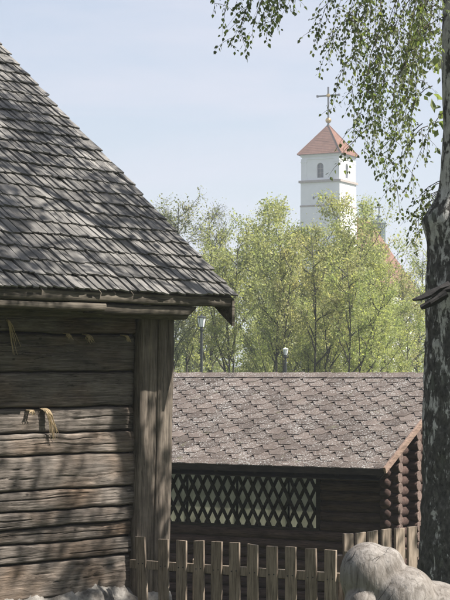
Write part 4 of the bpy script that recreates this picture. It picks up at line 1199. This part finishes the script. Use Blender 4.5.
# ------------------------------------------------------------------ church
TD = 250.0; ppm = TD / F
CHA = R(-26.6)
HX = Vector((math.cos(CHA), math.sin(CHA), 0)); HY = Vector((-math.sin(CHA), math.cos(CHA), 0))
def hz_(py): return EYE + (372 - py) * ppm
HW = 2.9
cor = at(340, 372, TD - 2.5); TC = Vector((cor.x, cor.y, 0)) - HX * HW + HY * HW
tb_ = gz(TC.x, TC.y) - 0.2
church = thing('church', 'white church tower with red pyramid roof, gold ball and cross, red-roofed nave behind', 'church', (TC.x, TC.y, tb_), CHA)
def lz(py): return hz_(py) - tb_
def arch(w_, h_, n=10):
    r_ = w_ / 2; pts = [(-r_, 0), (r_, 0)]
    for i in range(n + 1):
        t = math.pi * i / n; pts.append((r_ * math.cos(t), h_ - r_ + r_ * math.sin(t)))
    return pts
def faced_wall(name, parent, hw, z0, z1, holes, depth=0.45):
    """square storey with real openings: holes = {side: [(u, z, w, h)]}"""
    m = MB()
    for side in range(4):
        a = side * math.pi / 2
        ex = Vector((math.cos(a), math.sin(a), 0)); ny = Vector((math.sin(a), -math.cos(a), 0))
        outer = [(-hw, z0), (hw, z0), (hw, z1), (-hw, z1)]
        loops = [outer]
        for (u, z, w_, h_) in holes.get(side, []): loops.append([(u + x, z + y) for x, y in arch(w_, h_)][::-1])
        tri = tessellate_polygon([[Vector((x, y, 0)) for x, y in lp_] for lp_ in loops])
        flat = [q for lp_ in loops for q in lp_]
        tov = lambda q, dep=0.0: ex * q[0] + ny * (hw - dep) + Vector((0, 0, q[1]))
        fs = []
        for t_ in tri:
            A, B, C_ = [tov(flat[i]) for i in t_]
            fs.append(t_ if (B - A).cross(C_ - A).dot(ny) > 0 else t_[::-1])
        m.add([tov(q) for q in flat], fs)
        for lp_ in loops[1:]:
            k = len(lp_); m.add([tov(q) for q in lp_] + [tov(q, depth) for q in lp_], [(i, (i+1) % k, k + (i+1) % k, k + i) for i in range(k)])
    m.add([(-hw, -hw, z1), (hw, -hw, z1), (hw, hw, z1), (-hw, hw, z1)], [(0, 1, 2, 3)])
    return m.build(name, M['plaster'], parent)
def church_window(u, z, w_, h_, side, hw, dep=0.3):
    a = side * math.pi / 2; ex = Vector((math.cos(a), math.sin(a), 0)); ny = Vector((math.sin(a), -math.cos(a), 0))
    pts = arch(w_ + 0.02, h_ + 0.01); m = MB()
    m.add([ex * (u + x) + ny * (hw - dep) + Vector((0, 0, z + y)) for x, y in pts], [tuple(range(len(pts)))])
    o = m.build('window', M['church_glass'], church)
    m = MB(); c0 = ex * u + ny * (hw - dep + 0.04) + Vector((0, 0, z))
    m.bar(c0, c0 + Vector((0, 0, h_)), 0.05, 0.05, ny); m.build('muntin', M['church_trim'], o)
    for q in (0.33, 0.62):
        p = c0 + Vector((0, 0, h_ * q)); m = MB(); m.bar(p - ex * w_ / 2, p + ex * w_ / 2, 0.035, 0.05, ny); m.build('muntin', M['church_trim'], o)
zE, zB1, zB2 = lz(154), lz(181.5), lz(206)
uw = -HW + (320.7 - 302.5) / 38 * 2 * HW
faced_wall('upper_wall', church, HW - 0.08, zB1, zE, {0: [(-0.05, lz(178), 1.0, 15 * ppm)], 1: [(-0.1, lz(178), 1.0, 15 * ppm)], 2: [(0, lz(178), 1.0, 15 * ppm)], 3: [(0, lz(178), 1.0, 15 * ppm)]})
for s_ in range(4): church_window(-0.05 if s_ == 0 else (-0.1 if s_ == 1 else 0), lz(178), 1.0, 15 * ppm, s_, HW - 0.08)
faced_wall('middle_wall', church, HW + 0.05, zB2, zB1 - 0.05, {0: [(-1.0, lz(199.5), 0.3, 0.42), (0.75, lz(199.5), 0.4, 0.55)], 1: [(-1.5, lz(199.5), 0.35, 0.5), (1.2, lz(199.5), 0.4, 0.5)]})
m = MB(); m.box((-HW + 0.5, -HW + 0.5, zB2), (HW - 0.5, HW - 0.5, zE - 0.2)); m.build('tower_core', M['church_glass'], church)
m = MB(); m.box((-HW - 0.1, -HW - 0.1, 0), (HW + 0.1, HW + 0.1, zB2)); m.build('lower_wall', M['plaster'], church)
for (z, o2, h_) in ((zB1, 0.28, 0.16), (zB2, 0.14, 0.12)):
    m = MB(); m.box((-HW - o2, -HW - o2, z - h_), (HW + o2, HW + o2, z + h_)); m.build('cornice', M['church_trim'], church)
m = MB(); m.box((-HW - 0.08, -HW - 0.08, zE - 0.35), (HW + 0.08, HW + 0.08, zE)); m.build('cornice', M['plaster'], church)
m = MB(); m.box((-HW - 0.02, -HW - 0.02, zE - 0.75), (HW + 0.02, HW + 0.02, zE - 0.62)); m.build('cornice', M['plaster'], church)
for sx in (-1, 1):
    for sy in (-1, 1):
        m = MB(); c = HW - 0.42
        m.box((sx*c - 0.42, sy*c - 0.42, zB1 + 0.16), (sx*c + 0.42, sy*c + 0.42, zE - 0.75))
        m.build('pilaster', M['plaster'], church)
        m = MB(); c = HW - 0.42
        m.box((sx*c - 0.48, sy*c - 0.48, zE - 1.15), (sx*c + 0.48, sy*c + 0.48, zE - 0.95)); m.build('pilaster_capital', M['plaster'], church)
# pyramid roof in stepped tile courses
e = HW + 0.4; zA = lz(122.5); nr = 17; m = MB()
for i in range(nr):
    t0, t1 = i / nr, (i + 1) / nr
    r0, r1 = e * (1 - t0) + 0.03, e * (1 - t1)
    z0_, z1_ = zE + (zA - zE) * t0, zE + (zA - zE) * t1
    q = [(-r0, -r0, z0_), (r0, -r0, z0_), (r0, r0, z0_), (-r0, r0, z0_), (-r1, -r1, z1_), (r1, -r1, z1_), (r1, r1, z1_), (-r1, r1, z1_)]
    q2 = [(a, b, z0_ - 0.09) for a, b, _ in q[:4]]
    m.add(q + q2, [(0,1,5,4), (1,2,6,5), (2,3,7,6), (3,0,4,7), (8,9,1,0), (9,10,2,1), (10,11,3,2), (11,8,0,3)])
rf = m.build('tower_roof', M['tile'], church)
for sx in (-1, 1):
    for sy in (-1, 1):
        m = MB(); m.tube([(sx*e, sy*e, zE + 0.03), (0, 0, zA + 0.05)], [0.11, 0.07], 6); m.build('hip_tiles', M['tile'], rf)
m = MB(); m.lathe([(0.2, zA - 0.15), (0.16, zA + 0.1), (0.1, zA + 0.35)], n=12); m.build('finial', M['copper'], church)
m = MB(); zc = lz(118); m.lathe([(0.02, zc - 0.42)] + [(0.42 * math.sin(t), zc - 0.42 * math.cos(t)) for t in np.linspace(0.3, math.pi - 0.3, 9)] + [(0.02, zc + 0.42)], n=16); m.build('gold_ball', M['gold'], church, smooth=True)
def cross(x, y, z0_, z1_, zbar, hw_, th, mat):
    # turned square to the viewer's side of the church
    m = MB(); m.box((x - th/2, y - th/2, z0_), (x + th/2, y + th/2, z1_)); 
    o = m.build('cross', M[mat], church)
    m = MB(); m.box((x - hw_, y - th/2 - 0.02, zbar - th/2), (x + hw_, y + th/2 + 0.02, zbar + th/2)); m.build('cross_arm', M[mat], o)
    for s_ in (-1, 1):
        m = MB(); m.box((x + s_*hw_ - 0.12, y - th/2 - 0.03, zbar - th*0.8), (x + s_*hw_ + 0.12, y + th/2 + 0.03, zbar + th*0.8)); m.build('arm_tip', M[mat], o)
cross(0, 0, zc + 0.3, lz(84), lz(92.8), 1.65, 0.2, 'cross_metal')
m = MB(); m.lathe([(0.05, lz(92.8) - 0.32), (0.3, lz(92.8) - 0.1), (0.3, lz(92.8) + 0.1), (0.05, lz(92.8) + 0.32)], (0, 0, 0), 12); m.build('cross_boss', M['gold'], church)
# nave
NW = 5.6; ny0, ny1 = HW + 0.1, 20.0
zr_, ze_ = lz(221) + 1.5, lz(288)
m = MB(); m.box((-NW, ny0, 0), (NW, ny1, ze_)); m.build('nave_wall', M['plaster'], church)
m = MB(); o2 = 0.5
yr = 15.2
m.add([(-NW-o2, ny0, ze_-0.3), (NW+o2, ny0, ze_-0.3), (NW+o2, ny1+o2, ze_-0.3), (-NW-o2, ny1+o2, ze_-0.3), (0, ny0, zr_), (0, yr, zr_)], [(0,1,4), (1,2,5,4), (2,3,5), (3,0,4,5), (0,3,2,1)])
m.build('nave_roof', M['tile'], church)
for k in range(4):
    yy = ny0 + 3 + k * 3.8
    m = MB(); pts = arch(1.4, 3.6)
    m.add([(NW + 0.03, yy + x, ze_ - 5.5 + z) for x, z in pts] + [(NW - 0.2, yy + x, ze_ - 5.5 + z) for x, z in pts], [tuple(range(len(pts)))] + [(i, (i+1) % len(pts), len(pts) + (i+1) % len(pts), len(pts) + i) for i in range(len(pts))])
    m.build('nave_window', M['church_glass'], church)
# ridge turret with cupola and cross
tpx = cl  # noqa
best = min((abs(proj(Vector((TC.x, TC.y, 0)) + HY * q + Vector((0, 0, zr_ + tb_)))[0] - 379), q) for q in np.linspace(4, 30, 260))[1]
def lz2(py): 
    Wp = Vector((TC.x, TC.y, 0)) + HY * best; return EYE + (372 - py) * Wp.y / F - tb_
m = MB(); zt0 = lz2(229)
m.lathe([(0.95, zt0 - 2.0), (0.95, lz2(224)), (1.05, lz2(223.5)), (1.0, lz2(222)), (0.75, lz2(220)), (0.32, lz2(218)), (0.22, lz2(217)), (0.4, lz2(216)), (0.22, lz2(215)), (0.06, lz2(213.5))], (0, best, 0), 14)
m.build('ridge_turret', M['copper'], church)
cross(0, best, lz2(214.2), lz2(203), lz2(207), 0.55, 0.14, 'cross_metal')

# ------------------------------------------------------------------ grass by the fence
rn = np.random.default_rng(5); k = 9000
X = rn.uniform(-1.5, 4, k); Y = rn.uniform(11, 21, k); Z = np.array([gz(a, b) for a, b in zip(X, Y)])
h = rn.uniform(0.05, 0.16, k); a = rn.uniform(0, 6.28, k); dx, dy = np.cos(a) * 0.006, np.sin(a) * 0.006
lx, ly = rn.normal(0, 0.04, k), rn.normal(0, 0.04, k)
V = np.stack([np.stack([X - dx, Y - dy, Z - 0.01], 1), np.stack([X + dx, Y + dy, Z - 0.01], 1), np.stack([X + lx, Y + ly, Z + h], 1)], 1).reshape(-1, 3)
me = fast_mesh('grass', V, np.arange(3 * k).reshape(-1, 3), 3); me.materials.append(M['grass'])
tag(link('grass', me, None), 'short green grass growing behind the picket fence', 'grass', kind='stuff')

# ------------------------------------------------------------------ haze
HAZE = 0.0007
hm = bpy.data.materials.new('thin_haze'); hm.use_nodes = True
ht = hm.node_tree; ht.nodes.clear()
ho = ht.nodes.new('ShaderNodeOutputMaterial'); hv_ = ht.nodes.new('ShaderNodeVolumePrincipled')
hv_.inputs['Color'].default_value = (0.84, 0.9, 1.0, 1); hv_.inputs['Density'].default_value = HAZE; hv_.inputs['Anisotropy'].default_value = 0.3
ht.links.new(hv_.outputs[0], ho.inputs['Volume'])
m = MB(); m.box((-1500, -200, -4), (1500, 1500, 48))
tag(m.build('haze', hm), 'thin spring haze over the whole valley', 'haze', kind='stuff')
